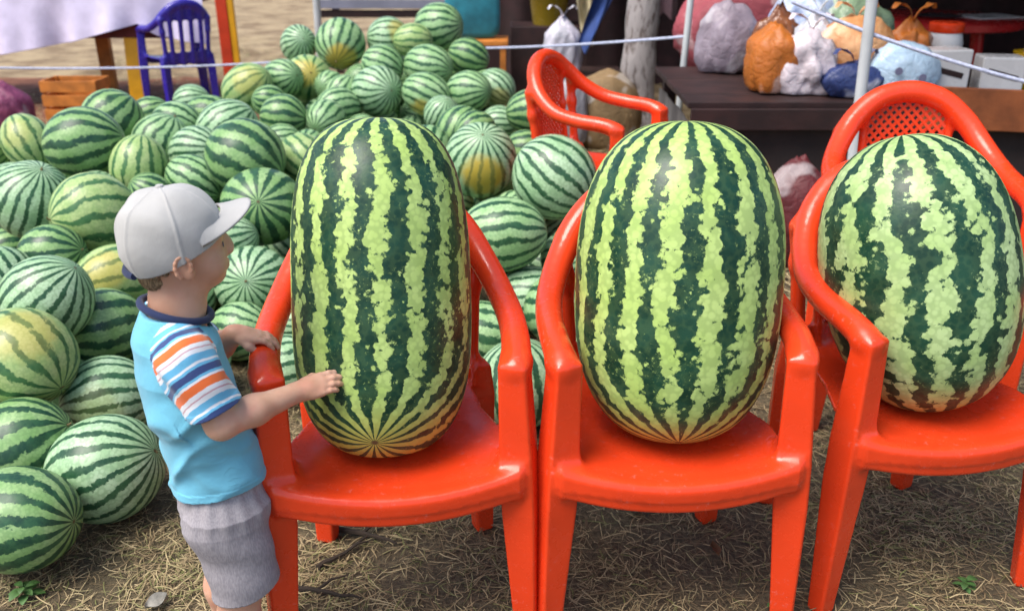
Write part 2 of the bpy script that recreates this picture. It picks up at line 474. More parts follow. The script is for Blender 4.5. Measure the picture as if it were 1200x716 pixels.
# ================================================================ RED CHAIRS
def yb(x, z): return .215 + .14 * (z - .45) - .6 * x * x
ARM = [(.243, -.205, .690), (.252, -.13, .706), (.255, -.02, .713), (.242, .09, .733), (.208, .180, .785), (.162, .236, .848), (.092, .268, .905), (0, .278, .926)]
ARMR = [.023, .024, .024, .0245, .0255, .027, .027, .027]
def seat_z(X, Y):
    z = .446 + .024 * (X / .23) ** 2 + .02 * np.clip(Y / .2, -1, 1) ** 2 * (Y > 0)
    fr = np.clip((-.199 - Y - .03 * (1 - (X / .25) ** 2)) / .06, 0, 1.2)
    return z - .014 * fr ** 2
def smooth_arm():
    P = [Vector(p) for p in ARM]; out = []; rr = []
    for i in range(len(P) - 1):
        p0, p1, p2, p3 = P[max(i - 1, 0)], P[i], P[i + 1], P[min(i + 2, len(P) - 1)]
        if i == len(P) - 2: p3 = Vector((-P[i].x, P[i].y, P[i].z))
        for s in (0, .25, .5, .75):
            out.append(.5 * ((2 * p1) + (-p0 + p2) * s + (2 * p0 - 5 * p1 + 4 * p2 - p3) * s * s + (-p0 + 3 * p1 - 3 * p2 + p3) * s ** 3))
            rr.append(ARMR[i] + (ARMR[i + 1] - ARMR[i]) * s)
    out.append(P[-1]); rr.append(ARMR[-1])
    return out, rr

def chair_meshes(kind, h):
    f = Field((-.35, -.345, -.012), (.35, .355, 1.04), h)
    # legs: tapered, splayed
    def leg(cx0, cy0, cx1, cy1, zs, hw, hd, sgn):
        def fn(X, Y, Z):
            t = np.clip((Z - zs[0]) / (zs[-1] - zs[0]), 0, 1)
            cx = sgn * (cx0 + (cx1 - cx0) * t); cy = cy0 + (cy1 - cy0) * t
            W = np.interp(Z, zs, hw); D = np.interp(Z, zs, hd); r = .007; ca, sa = math.cos(.36), -sgn * math.sin(.36) * (1 if cy1 < 0 else -1)
            dx, dy = X - cx, Y - cy
            qx, qy, qz = np.abs(dx * ca + dy * sa) - W + r, np.abs(dy * ca - dx * sa) - D + r, np.maximum(zs[0] - Z, Z - zs[-1]) + r
            return np.sqrt(np.maximum(qx, 0) ** 2 + np.maximum(qy, 0) ** 2 + np.maximum(qz, 0) ** 2) + np.minimum(np.maximum(qx, np.maximum(qy, qz)), 0) - r
        x0, x1 = sorted((sgn * cx0, sgn * cx1)); m = max(max(hw), max(hd))
        f.add(fn, (x0 - m, min(cy0, cy1) - m, zs[0]), (x1 + m, max(cy0, cy1) + m, zs[-1]), .022)
    for s in (-1, 1):
        leg(.268, -.228, .240, -.200, [0, .36, .46, .70], [.023, .036, .036, .029], [.022, .034, .034, .027], s)
        leg(.205, .20, .195, .190, [0, .42, .50], [.024, .036, .03], [.022, .03, .024], s)
    # seat shell with rolled front edge
    def seat(X, Y, Z):
        zs = seat_z(X, Y)
        d = np.abs(Z - zs) - .0065
        half = np.interp(Y, [-.30, -.10, .02, .12, .215], [.24, .235, .195, .18, .18])
        e = np.maximum(np.abs(X) - half, np.maximum(Y - .212, -.246 - .03 * (1 - (X / .25) ** 2) - Y))
        return np.maximum(d, e)
    f.add(seat, (-.27, -.30, .35), (.27, .22, .50), .035)
    def lip(X, Y, Z):
        yc = -.246 - .03 * (1 - (X / .25) ** 2) + .35 * np.clip(.43 - Z, 0, .1) * .25
        qy = np.abs(Y - yc) / np.sqrt(1 + (.06 * X / .0625) ** 2) - .001
        zt = .434 + .024 * (X / .23) ** 2; zb = .392 + .03 * (X / .25) ** 2
        qz = np.maximum(Z - zt, zb - Z); qx = np.abs(X) - .245
        return np.sqrt(np.maximum(qy, 0) ** 2 + np.maximum(qz, 0) ** 2) + np.minimum(np.maximum(qy, qz), 0) + np.maximum(qx, 0) - .0105
    f.add(lip, (-.26, -.31, .36), (.26, -.22, .46), .028)
    # rail that is arm and back frame in one sweep
    P, rr = smooth_arm()
    for s in (-1, 1):
        f.chain([(s * p.x, p.y, p.z) for p in P], rr, .02)
    # back stiles and borders
    for s in (-1, 1):
        f.chain([(s * .200, yb(.2, .80), .795), (s * .192, yb(.192, .7), .70), (s * .178, yb(.19, .45), .44)], [.022, .018, .02], .03)
        if kind == 'lattice':
            f.chain([(s * .128, yb(.128, .875), .875), (s * .125, yb(.125, .7), .70), (s * .115, yb(.12, .45), .44)], [.013, .012, .014], .02)
        else:
            f.chain([(s * .045, yb(.045, .89), .89), (s * .042, yb(.04, .45), .44)], [.020, .018], .02)
            f.chain([(s * .13, yb(.13, .87), .87), (s * .125, yb(.12, .45), .44)], [.020, .018], .02)
    def low(X, Y, Z):   # bottom cross panel of the back
        return np.maximum(np.abs(Y - yb(X, Z)) - .006, np.maximum(np.abs(X) - .185, np.maximum(.43 - Z, Z - .53)))
    f.add(low, (-.2, .17, .42), (.2, .25, .54), .02)
    if kind != 'lattice':
        def top(X, Y, Z):
            return np.maximum(np.abs(Y - yb(X, Z)) - .008, np.maximum(np.abs(X) - .18 + .9 * np.maximum(Z - .80, 0), np.maximum(.79 - Z, Z - .915)))
        f.add(top, (-.2, .17, .8), (.2, .33, .99), .02)
    V, Q, N = f.mesh()
    c = V[Q].mean(1); x, y, z = c.T; ax = np.abs(x)
    lab = np.zeros(len(Q), int)                                   # 0 seat
    lab[(y > .12) & (z > .475)] = 1                               # back
    lab[(z > .685) & ~((y > .165) & (ax < .215))] = 2             # arms
    lab[(y < -.10) & (z <= .685) & (ax > .212 - .10 * np.clip(.39 - z, 0, .1) / .1 * 1.0) ] = 3
    lab[(y < -.10) & (z < .35)] = 3
    lab[(y > .05) & (z < .40) & (ax > .12)] = 4
    out = []
    for L, nm in ((0, 'seat'), (1, 'backrest')): out.append((nm, pick(V, Q, N, lab == L, nm)))
    for L, nm in ((2, 'armrest'), (3, 'front_leg'), (4, 'rear_leg')):
        for s in (x < 0, x >= 0): out.append((nm, pick(V, Q, N, (lab == L) & s, nm)))
    return out

def lattice_mesh():
    mb = MB(); w, t = .0042, .0032
    z0, z1 = .525, .90
    def lim(z): return .122 + .006 * (z - .5) / .4
    for sg in (-1, 1):
        for k in range(-16, 40):
            pts = []
            for j in range(0, 61):
                z = z0 + (z1 - z0) * j / 60
                xx = sg * ((z - z0) * .95 - .16 + (k - 8) * .0265)
                if abs(xx) <= lim(z): pts.append((xx, z))
            if len(pts) < 3: continue
            pts = pts[::max(1, len(pts) // 4)] + ([pts[-1]] if (len(pts) - 1) % max(1, len(pts) // 4) else [])
            vs_, fs = [], []
            for (xx, z) in pts:
                y = yb(xx, z) + .001 * sg
                nx, nz = w * .72, w * .72 * -sg
                for dx, dy, dz in ((-nx, -t, -nz), (nx, -t, nz), (nx, t, nz), (-nx, t, -nz)):
                    vs_.append((xx + dx, y + dy, z + dz))
            for i in range(len(pts) - 1):
                for q in range(4): fs.append((i * 4 + q, i * 4 + (q + 1) % 4, i * 4 + 4 + (q + 1) % 4, i * 4 + 4 + q))
            mb.add(vs_, fs)
    me = bpy.data.meshes.new('lattice'); me.from_pydata(mb.v, [], mb.f); me.update()
    return me

CH = chair_meshes('lattice', .0045)
CH.append(('lattice', lattice_mesh()))
def place_chair(name, meshes, mat, loc, rz, label, cat, group=None, scale=1.0):
    e = empty(name, loc, R_(rz)); tag(e, label, cat, group); e.scale = (scale,) * 3
    for nm, me in meshes:
        link(nm, me, e, mat)
    return e
GRP = 'orange red plastic armchairs'
place_chair('plastic_armchair', CH, M['red_plastic'], (-.258, 1.755, 0), 7, 'orange red plastic armchair beside the person, holding the tallest giant watermelon', 'chair', GRP)
place_chair('plastic_armchair', CH, M['red_plastic'], (.334, 1.80, 0), 3, 'orange red plastic armchair in the middle of the front row of three', 'chair', GRP)
place_chair('plastic_armchair', CH, M['red_plastic'], (.955, 1.935, 0), 10, 'orange red plastic armchair at the right end of the front row', 'chair', GRP)
place_chair('plastic_armchair', CH, M['red_plastic'], (1.265, 2.68, 0), -8, 'empty orange red armchair behind the blotched giant, its lattice back showing', 'chair', GRP, 1.06)
place_chair('plastic_armchair', CH, M['red_plastic'], (.385, 4.02, 0), 60, 'empty orange red armchair turned sideways beyond the heap of watermelons', 'chair', GRP)

# ================================================================ GIANT WATERMELONS
def melon_mesh(name, half, ex, seg, rings, lump, seed, pinch=0.0):
    """fruit of revolution about z, unit half width; ex > 2 squares its shoulders"""
    g = np.random.default_rng(seed); ph = g.uniform(0, 6.28, 8)
    V, Q = [], []
    for i in range(rings + 1):
        u = -math.pi / 2 + math.pi * i / rings
        cu, su = max(math.cos(u), 0), math.sin(u)
        r = cu ** (2 / ex) if cu > 0 else 0; z = math.copysign(abs(su) ** (2 / ex), su) * half
        if ex > 2.01:
            n = (cu ** ex + abs(su) ** ex) ** (1 / ex); r, z = cu / n, su / n * half
        r *= 1 + pinch * z / half
        for k in range(seg):
            a = 2 * math.pi * k / seg
            d = 1 + lump * (math.sin(2 * a + ph[0] + 1.3 * z) + .7 * math.sin(3 * a + ph[1] - z) + .6 * math.sin(2.2 * z + ph[2] + a))
            V.append((r * d * math.cos(a), r * d * math.sin(a), z * (1 + lump * .4 * math.sin(a + ph[3]))))
    for i in range(rings):
        for k in range(seg):
            Q.append((i * seg + k, i * seg + (k + 1) % seg, (i + 1) * seg + (k + 1) % seg, (i + 1) * seg + k))
    return np_mesh(name, V, Q)
def giant(loc, b, a, ex, tilt_back, tilt_side, spin, mat, label, seed, pinch=0.0):
    me = melon_mesh('giant_watermelon', a / b, ex, 128, 96, .006, seed, pinch)
    o = link('giant_watermelon', me, None, mat)
    o.location = loc; o.scale = (b,) * 3
    o.rotation_euler = (Matrix.Rotation(R_(tilt_side), 3, 'Y') @ Matrix.Rotation(R_(-tilt_back), 3, 'X') @ Matrix.Rotation(R_(spin), 3, 'Z')).to_euler()
    return tag(o, label, 'watermelon', 'giant watermelons sitting on chairs')
giant((-.272, 1.730, .796), .186, .350, 3.0, 14, 0, 0, M['gA'], 'tallest giant watermelon, dark with pale jagged stripes, touched by the person', 1, -.02)
giant((.353, 1.772, .790), .217, .340, 2.6, 12, 1, 0, M['gA2'], 'giant oval watermelon standing on the middle chair of the front row', 2)
giant((.928, 1.905, .760), .213, .316, 2.35, 14, -11, 10, M['gB'], 'giant watermelon with pale lobed blotches leaning on the right end chair', 3)

# ================================================================ WATERMELON HEAP
HEAP = [
 (-1.211,1.808,0.153,0.136,(0.98,-0.16,0.07),None,"lowest watermelon of the heap, on the straw at the bottom left corner"),
 (-1.096,2.042,0.143,0.149,(0.93,-0.02,0.38),None,"large pale watermelon lying on the straw beside the person's shorts"),
 (-1.343,2.108,0.174,0.133,(0.91,0.17,0.39),None,"dark watermelon at the left edge, tucked behind the lowest corner one"),
 (-1.236,2.401,0.153,0.136,(-0.89,-0.45,0.02),(0.11,-0.98,0.19,0.20),"pale watermelon whose stripes fan from its left end, behind the person's waist"),
 (-1.416,2.319,0.337,0.147,(0.81,-0.38,-0.45),(0.40,-0.40,0.83,0.45),"big yellowish watermelon with wavy slanted stripes at the left edge of the heap"),
 (-1.364,2.707,0.252,0.137,(-0.72,-0.69,0.02),None,"watermelon with a fanned end turned left, behind the person's shoulder blade"),
 (-1.450,2.569,0.411,0.139,(0.70,0.12,0.71),None,"dull green watermelon with rising stripes above the big yellowish one at left"),
 (-1.424,2.995,0.315,0.132,(-0.77,-0.64,-0.03),(0.11,-0.80,0.58,0.55),"yellow tinged watermelon just under the back of the grey cap"),
 (-1.767,2.892,0.356,0.112,(0.50,-0.35,-0.79),None,"cut off watermelon at the left edge with steep dark stripes, mid heap"),
 (-1.686,3.089,0.365,0.121,(0.97,-0.09,0.23),None,"shaded dark watermelon in the hollow under two round pale ones at left"),
 (-1.620,3.326,0.450,0.159,(-0.74,-0.67,0.07),None,"watermelon touching the back of the grey cap, stripes fanning from its left"),
 (-1.937,3.487,0.456,0.158,(0.50,-0.18,0.85),None,"pale watermelon at the left edge of the upper heap with slanting thin stripes"),
 (-1.924,3.989,0.571,0.169,(0.98,0.07,0.16),None,"bold dark striped watermelon high on the left, below the tablecloth table"),
 (-2.281,4.181,0.530,0.126,(0.50,-0.35,-0.79),(0.00,-0.82,0.57,0.25),"dark watermelon with thin yellow stripes near the magenta bag"),
 (-1.974,4.425,0.584,0.150,(0.64,0.31,0.70),None,"watermelon on the left crest of the heap, behind the bold dark striped one"),
 (-2.548,4.279,0.461,0.112,(0.98,0.07,0.16),None,"sliver of dark watermelon cut by the left edge near the magenta bag"),
 (-2.254,3.921,0.401,0.104,(0.94,0.14,0.31),None,"watermelon peeking out at the left edge above the pale slanting striped one"),
 (-1.665,3.915,0.481,0.135,(0.17,0.23,0.96),None,"watermelon with upright stripes just above the grey cap's crown"),
 (-1.709,4.329,0.491,0.144,(0.49,0.18,0.85),None,"pale watermelon with steep stripes above the cap, behind the upright striped one"),
 (-1.927,4.779,0.532,0.104,(0.85,0.04,0.52),None,"small watermelon peeking out behind the left crest of the heap"),
 (-1.715,4.579,0.521,0.128,(0.97,-0.10,-0.24),None,"watermelon on the crest below the purple chair's front legs"),
 (-1.605,4.779,0.528,0.124,(0.98,-0.07,-0.16),None,"watermelon on the crest below the purple chair's rear legs"),
 (-1.426,4.472,0.522,0.152,(0.77,0.26,0.59),None,"pale diagonal striped watermelon uphill of the large bold one above the cap visor"),
 (-1.488,4.181,0.477,0.135,(0.87,-0.46,0.20),None,"pale plain sided watermelon between the cap and the purple chair"),
 (-1.165,3.855,0.542,0.172,(0.91,-0.17,-0.39),None,"large bold striped watermelon directly above the cap visor"),
 (-1.408,3.866,0.432,0.119,(0.87,-0.20,-0.46),None,"watermelon half hidden behind the top of the grey cap"),
 (-1.029,3.556,0.409,0.169,(0.17,-0.90,0.39),None,"watermelon with starburst end facing out, right of the cap visor"),
 (-0.988,3.174,0.226,0.143,(0.09,-0.91,0.40),None,"pale white starburst watermelon in front of the person's face"),
 (-1.108,3.332,0.336,0.105,(0.94,0.14,0.31),None,"shaded watermelon peeking out under the cap visor, before the person's brow"),
 (-0.991,2.964,0.119,0.114,(0.94,-0.31,0.14),None,"watermelon low behind the person's chest, under the white starburst one"),
 (-0.757,2.677,0.115,0.120,(0.97,0.10,0.24),None,"watermelon seen under the reaching arm, between person and first giant melon"),
 (-0.966,4.080,0.474,0.120,(0.60,-0.60,-0.52),None,"pale watermelon touching the upper left side of the first giant melon"),
 (-1.217,4.668,0.416,0.103,(0.94,0.14,0.31),None,"small watermelon peeking out behind the pale one at the first giant's shoulder"),
 (-1.237,4.850,0.509,0.125,(1.00,-0.03,-0.08),None,"watermelon with level stripes under the yellow ended one, upper heap"),
 (-1.015,4.884,0.488,0.112,(-0.32,-0.92,-0.21),None,"small fan striped watermelon just above the first giant melon's left shoulder"),
 (-1.526,5.238,0.596,0.144,(0.81,-0.13,0.57),(0.22,-0.85,0.49,0.40),"pale yellowish watermelon at the upper heap's left end, nearest the purple chair"),
 (-1.367,5.430,0.617,0.127,(0.77,-0.59,0.26),None,"dark watermelon squeezed between pale yellowish one and yellow centred one"),
 (-1.262,5.644,0.587,0.143,(0.34,-0.86,0.37),(0.00,-0.92,0.40,0.80),"watermelon with a yellow centred end facing out, upper heap"),
 (-1.419,6.158,0.726,0.130,(0.42,-0.83,0.36),None,"watermelon on the top row beside the thin grey pole"),
 (-1.122,6.058,0.739,0.169,(-0.07,-0.85,-0.52),(0.15,-0.87,-0.46,0.95),"upright striped watermelon with orange yellow bottom on the top row"),
 (-0.820,6.151,0.760,0.142,(0.98,0.16,-0.07),(0.70,-0.61,0.37,0.60),"level striped watermelon with yellow right side on the top row"),
 (-0.797,5.632,0.661,0.131,(0.94,-0.14,-0.31),None,"watermelon with sloping stripes below the yellow sided one of the top row"),
 (-0.779,5.244,0.580,0.149,(0.62,-0.77,0.15),None,"watermelon with starburst end on its right, just above the first giant melon"),
 (-0.998,5.323,0.551,0.105,(0.50,0.35,0.79),None,"small steep striped watermelon left of the starburst one above the first giant"),
 (-0.496,6.307,0.819,0.163,(0.94,-0.31,0.14),None,"topmost watermelon of the heap, below the teal cushion's corner"),
 (-0.513,5.623,0.663,0.142,(0.91,-0.41,-0.09),None,"watermelon directly under the topmost one"),
 (-0.275,5.828,0.690,0.124,(0.94,-0.14,-0.31),None,"watermelon at the top right shoulder of the heap near the wooden stool"),
 (-0.485,5.148,0.578,0.132,(0.89,-0.33,-0.31),(-0.11,-0.75,-0.66,0.80),"watermelon with yellow underside above the first giant melon's right shoulder"),
 (-0.249,5.189,0.585,0.128,(0.82,-0.55,0.16),None,"watermelon with a fanned right end, second row above the first giant"),
 (-0.090,5.336,0.584,0.110,(0.77,-0.26,-0.59),(0.11,-0.89,-0.43,0.50),"pale small watermelon right of the fanned one, near the orange chair back"),
 (-0.071,4.990,0.446,0.104,(1.00,0.00,0.00),None,"small level striped watermelon left of the dark one under the orange chair"),
 (-0.259,4.501,0.512,0.126,(0.50,0.35,0.79),None,"fan striped watermelon resting on the first giant melon's right shoulder line"),
 (0.103,4.714,0.568,0.126,(1.00,0.03,0.08),None,"dark level striped watermelon against the back of the sideways orange chair"),
 (0.067,4.313,0.457,0.104,(1.00,0.00,0.00),None,"small watermelon under the dark one by the sideways orange chair"),
 (-0.143,3.979,0.496,0.169,(0.09,-0.60,0.80),(0.10,-0.96,-0.26,1.00),"watermelon with a large yellow patch and starburst top beside the first giant"),
 (0.172,3.525,0.541,0.169,(0.77,-0.26,-0.59),None,"large pale watermelon with slanting stripes below the sideways orange chair"),
 (-0.036,3.254,0.391,0.154,(1.00,0.03,0.08),None,"level striped watermelon between the first and second giant melons"),
 (0.229,3.311,0.276,0.119,(0.50,-0.79,0.35),None,"watermelon glimpsed through the loop of the second chair's arm"),
 (0.073,3.200,0.148,0.132,(1.00,0.00,0.00),None,"watermelon behind the second chair's arm, left of the starburst one"),
 (0.175,2.998,0.193,0.130,(0.26,-0.89,0.39),None,"starburst watermelon seen between the second chair's arm and its giant melon"),
 (-0.105,2.920,0.126,0.132,(0.98,-0.07,-0.16),None,"watermelon seen inside the first chair's right arm, against the first giant"),
 (0.027,2.490,0.160,0.143,(-0.09,0.23,0.97),None,"upright striped watermelon low between the first and second chairs"),
 (0.215,2.638,0.119,0.124,(0.17,0.39,0.90),None,"watermelon low behind the second chair's arm, above its seat corner"),
 (-1.316,2.811,0.102,0.106,(0.98,0.07,0.16),None,"shaded watermelon glimpsed behind the person's back"),
 (-0.641,6.003,0.767,0.115,(1.00,0.00,0.00),None,"small watermelon peeking out behind the topmost one's left side"),
 (-1.875,5.289,0.508,0.104,(0.98,0.07,0.16),None,"small watermelon peeking out on the crest near the purple chair's shadow"),
]
BURIED = [
 (-0.83,4.25,0.40,0.136),(-0.63,4.40,0.46,0.127),(-0.41,4.23,0.47,0.131),(-0.74,3.42,0.36,0.137),(-0.56,3.62,0.38,0.136),(-0.32,3.42,0.38,0.137),(-0.68,3.00,0.23,0.130),
 (-0.52,3.19,0.22,0.138),(-0.28,3.08,0.23,0.133),(-0.51,2.68,0.17,0.126),(-0.31,2.81,0.14,0.131),(-1.35,3.42,0.35,0.137),(-1.26,3.13,0.19,0.136),(-1.08,2.69,0.13,0.132),
 (-1.46,2.54,0.12,0.122),(-1.71,3.00,0.12,0.122),(-1.96,3.39,0.12,0.122),(-1.69,3.39,0.12,0.122),(-1.23,3.39,0.12,0.122),(-0.96,3.41,0.12,0.122),(-0.49,3.42,0.12,0.122),
 (-0.85,3.62,0.12,0.122),(-0.63,3.61,0.12,0.122),(-0.36,3.61,0.12,0.122),(0.13,3.58,0.12,0.122),(-2.25,3.81,0.12,0.122),(-1.96,3.86,0.12,0.122),(-1.70,3.84,0.12,0.122),
 (-1.45,3.85,0.12,0.122),(-0.51,3.82,0.12,0.122),(-0.26,3.86,0.12,0.122),(-0.01,3.87,0.12,0.122),(-1.11,4.06,0.12,0.122),(-0.86,4.02,0.12,0.122),(-2.46,4.20,0.12,0.122),
 (-2.23,4.23,0.12,0.122),(-1.97,4.24,0.12,0.122),(-1.71,4.23,0.12,0.122),(-1.00,4.28,0.12,0.122),(-0.71,4.27,0.12,0.122),(-0.48,4.25,0.12,0.122),(-0.00,4.24,0.12,0.122),
 (-2.57,4.48,0.12,0.122),(-2.05,4.47,0.12,0.122),(-1.57,4.47,0.12,0.122),(-1.33,4.42,0.12,0.122),(-0.37,4.47,0.12,0.122),(-0.11,4.46,0.12,0.122),(-1.69,4.69,0.12,0.122),
 (-1.22,4.67,0.12,0.122),(-0.22,4.68,0.12,0.122),(0.26,4.70,0.12,0.122),(-2.10,4.86,0.12,0.122),(-1.84,4.90,0.12,0.122),(-1.35,4.86,0.12,0.122),(-1.11,4.88,0.12,0.122),
 (-0.86,4.90,0.12,0.122),(0.11,4.89,0.12,0.122),(-1.96,5.11,0.12,0.122),(-1.45,5.07,0.12,0.122),(-0.99,5.11,0.12,0.122),(-0.50,5.09,0.12,0.122),(-0.25,5.09,0.12,0.122),
 (0.01,5.10,0.12,0.122),(-1.64,5.31,0.12,0.122),(-1.36,5.28,0.12,0.122),(-1.12,5.31,0.12,0.122),(-0.85,5.30,0.12,0.122),(-0.40,5.32,0.12,0.122),(0.11,5.32,0.12,0.122),
 (-1.45,5.53,0.12,0.122),(-1.01,5.52,0.12,0.122),(-0.76,5.51,0.12,0.122),(-0.50,5.52,0.12,0.122),(-1.37,5.77,0.12,0.122),(-1.09,5.75,0.12,0.122),(-0.37,5.72,0.12,0.122),
 (-0.12,5.74,0.12,0.122),(-0.77,5.89,0.12,0.122),(-0.49,5.91,0.12,0.122),(-1.57,6.17,0.12,0.122),(-1.32,6.15,0.12,0.122),(-0.87,6.17,0.12,0.122),(-0.62,6.19,0.12,0.122),
 (-0.37,6.17,0.12,0.122),(0.02,3.66,0.32,0.122),(-0.91,3.88,0.32,0.122),(-2.46,4.08,0.32,0.122),(-2.20,4.12,0.32,0.122),(-1.95,4.12,0.32,0.122),(-2.32,4.32,0.32,0.122),
 (-1.97,4.54,0.32,0.122),(-0.76,4.55,0.32,0.122),(0.03,4.50,0.32,0.122),(-1.80,4.75,0.32,0.122),(0.12,4.76,0.32,0.122),(-1.95,4.94,0.32,0.122),(-1.70,4.95,0.32,0.122),
 (-0.49,4.96,0.32,0.122),(-1.84,5.17,0.32,0.122),(-1.60,5.16,0.32,0.122),(-1.34,5.13,0.32,0.122),(-1.11,5.17,0.32,0.122),(-0.59,5.21,0.32,0.122),(-0.36,5.18,0.32,0.122),
 (-1.98,5.37,0.32,0.122),(-1.73,5.41,0.32,0.122),(-1.42,5.41,0.32,0.122),(-0.97,5.38,0.32,0.122),(-0.20,5.37,0.32,0.122),(-1.10,5.64,0.32,0.122),(-0.83,5.60,0.32,0.122),
 (-0.37,5.56,0.32,0.122),(-0.50,5.80,0.32,0.122),(-0.23,5.81,0.32,0.122),(-1.37,6.01,0.32,0.122),(-1.09,6.02,0.32,0.122),(-0.86,6.02,0.32,0.122),(-0.63,6.01,0.32,0.122),
 (-0.36,6.00,0.32,0.122),(-1.45,6.25,0.32,0.122),(-0.47,6.22,0.32,0.122),(-0.59,6.42,0.32,0.122),(-0.16,5.72,0.51,0.122),(-1.56,6.15,0.51,0.122),(-0.83,6.14,0.51,0.122),
 (-0.33,6.20,0.51,0.122),(-1.47,6.36,0.51,0.122),(-0.75,6.35,0.51,0.122),(-1.77,2.73,0.10,0.095),(-1.57,2.70,0.10,0.095),(0.02,2.71,0.10,0.095),(-1.87,2.89,0.10,0.095),
 (-0.50,2.88,0.10,0.095),(-1.83,3.23,0.10,0.095),(-1.50,3.24,0.10,0.095),(0.22,3.39,0.10,0.095),(-1.48,3.57,0.10,0.095),(-1.08,3.57,0.10,0.095),(-2.32,4.04,0.10,0.095),
 (-1.57,4.05,0.10,0.095),(-1.37,4.07,0.10,0.095),(-0.41,4.05,0.10,0.095),(-0.19,4.08,0.10,0.095),(-1.47,4.24,0.10,0.095),(-0.67,4.56,0.10,0.095),(-1.21,5.06,0.10,0.095),
 (-0.78,5.09,0.10,0.095),(-0.11,5.26,0.10,0.095),(-1.96,5.38,0.10,0.095),(-1.08,6.26,0.10,0.095),(-0.56,6.43,0.10,0.095),(-0.38,6.46,0.10,0.095),(-1.61,2.62,0.25,0.095),
 (-1.87,3.10,0.25,0.095),(-1.92,3.62,0.25,0.095),(-1.38,3.64,0.25,0.095),(-1.29,3.80,0.25,0.095),(-0.68,3.77,0.25,0.095),(-1.35,3.96,0.25,0.095),(-1.46,4.17,0.25,0.095),
 (-0.66,4.13,0.25,0.095),(-0.28,4.13,0.25,0.095),(0.11,4.13,0.25,0.095),(-1.09,4.49,0.25,0.095),(-1.03,4.68,0.25,0.095),(-0.79,6.36,0.25,0.095),(-2.16,3.72,0.41,0.095),
 (-1.79,3.75,0.41,0.095),(-1.18,4.06,0.41,0.095),(-1.07,4.24,0.41,0.095),(-2.14,4.40,0.41,0.095),(-0.98,4.41,0.41,0.095),(-1.05,4.57,0.41,0.095),(-1.40,4.74,0.41,0.095),
 (-1.47,4.93,0.41,0.095),(-0.84,4.96,0.41,0.095),(-0.28,4.95,0.41,0.095),(-1.16,5.44,0.41,0.095),(-0.58,5.42,0.41,0.095),(-1.46,5.61,0.41,0.095),(-1.36,5.82,0.41,0.095),
 (-1.27,6.28,0.41,0.095),(-0.41,6.43,0.41,0.095),(-0.88,5.46,0.56,0.095),(-0.27,5.45,0.56,0.095),(-1.36,6.02,0.56,0.095),(-0.42,5.99,0.56,0.095),(-0.53,6.13,0.56,0.095),
 (-0.51,6.52,0.56,0.095),]
PEEKING = [
 (-0.250,3.401,0.122,0.122,"watermelon seen between the first giant melon and the first chair's right arm top"),
 (-1.003,3.815,0.122,0.122,"watermelon peeking out between the two starburst ones near the person's face"),
 (0.245,4.242,0.122,0.122,"watermelon in shade under the large slanting striped one, left of the second chair's arm"),
 (-0.110,4.299,0.317,0.122,"watermelon in the dark gap right under the one with a yellow patch"),
 (-0.986,5.101,0.512,0.122,"watermelon in the gap left of the small steep striped one, upper heap"),
 (-0.977,5.945,0.512,0.122,"watermelon in the dark gap below the yellow sided one of the top row"),
 (-0.714,5.929,0.512,0.122,"watermelon glimpsed left of the one directly under the topmost"),
 (-0.818,3.071,0.095,0.095,"watermelon low under the white starburst one, behind the person's hand on the chair"),
 (-0.091,3.425,0.251,0.095,"watermelon under the level striped one between the first two giants"),
 (-1.560,3.742,0.407,0.095,"small watermelon hidden between the cap's crown and the upright striped one"),
 (-0.178,4.304,0.563,0.095,"small watermelon between the fanned right end one and the fan striped one"),
 (-0.366,4.672,0.563,0.095,"small watermelon just above the fan striped one on the first giant's shoulder"),
 (-1.344,5.008,0.563,0.095,"small watermelon in the gap under the pale yellowish one, upper heap"),
 (-1.102,5.502,0.563,0.095,"small watermelon wedged below the orange bottomed one of the top row"),
]
shapes = [melon_mesh('watermelon', 1.0 + .065 * i, 2.0, 40, 26, .008, 10 + i) for i in range(4)]
rnd = random.Random(11)
def heap_melon(x, y, z, r, axis, spot, label, group, i):
    fl = abs(y) > 4.2
    me_i = rnd.randrange(4); half = 1.0 + .065 * me_i
    key = rnd.choices(['melA', 'melB', 'melC', 'melY'], [5, 4, 3, .7])[0]
    if i in (4, 7, 35, 13): key = 'melY'
    if i in (27, 54, 11, 55, 22, 1, 3): key = 'melB'
    if i in (12, 14, 24, 0, 2, 52, 9, 5): key = 'melC'
    nm = (me_i, key)
    if nm not in HM:
        me = shapes[me_i].copy(); me.name = 'watermelon'; me.materials.clear(); me.materials.append(M[key]); HM[nm] = me
    o = bpy.data.objects.new('watermelon', HM[nm]); COL.objects.link(o)
    o.location = (x, y, z); s = r / (half ** .4); o.scale = (s * rnd.uniform(.97, 1.03), s * rnd.uniform(.97, 1.03), s)
    q = Vector(axis).normalized().to_track_quat('Z', 'Y') @ Quaternion((0, 0, 1), rnd.uniform(0, 6.28))
    o.rotation_mode = 'QUATERNION'; o.rotation_quaternion = q
    if spot:
        d = q.inverted() @ Vector(spot[:3]); o.color = (d.x * .5 + .5, d.y * .5 + .5, d.z * .5 + .5, spot[3])
    else: o.color = (.5, .5, 0, 0.0)
    if i < 900 and Vector(axis).normalized().dot((Vector((0, 0, 1.51)) - o.location).normalized()) > .12:
        link('stem', STEM[i % 3], o)
    tag(o, label, 'watermelon', group)
HM = {}
M['stem'] = plain('dry_stem', (.16, .12, .05), .8, .3, 20)
STEM = []
for k_ in range(3):
    mb = MB(); z_ = 1.0
    mb.tube([(0, 0, .97), (.01, 0, 1.03), (.035, .01 * k_, 1.06), (.07, .03 * (k_ - 1), 1.065)][:3 + k_ % 2], [.034, .022, .018, .016][:3 + k_ % 2], 8)
    me_ = bpy.data.meshes.new('stem'); me_.from_pydata(mb.v, [], mb.f); me_.update(); me_.materials.append(M['stem']); STEM.append(me_)
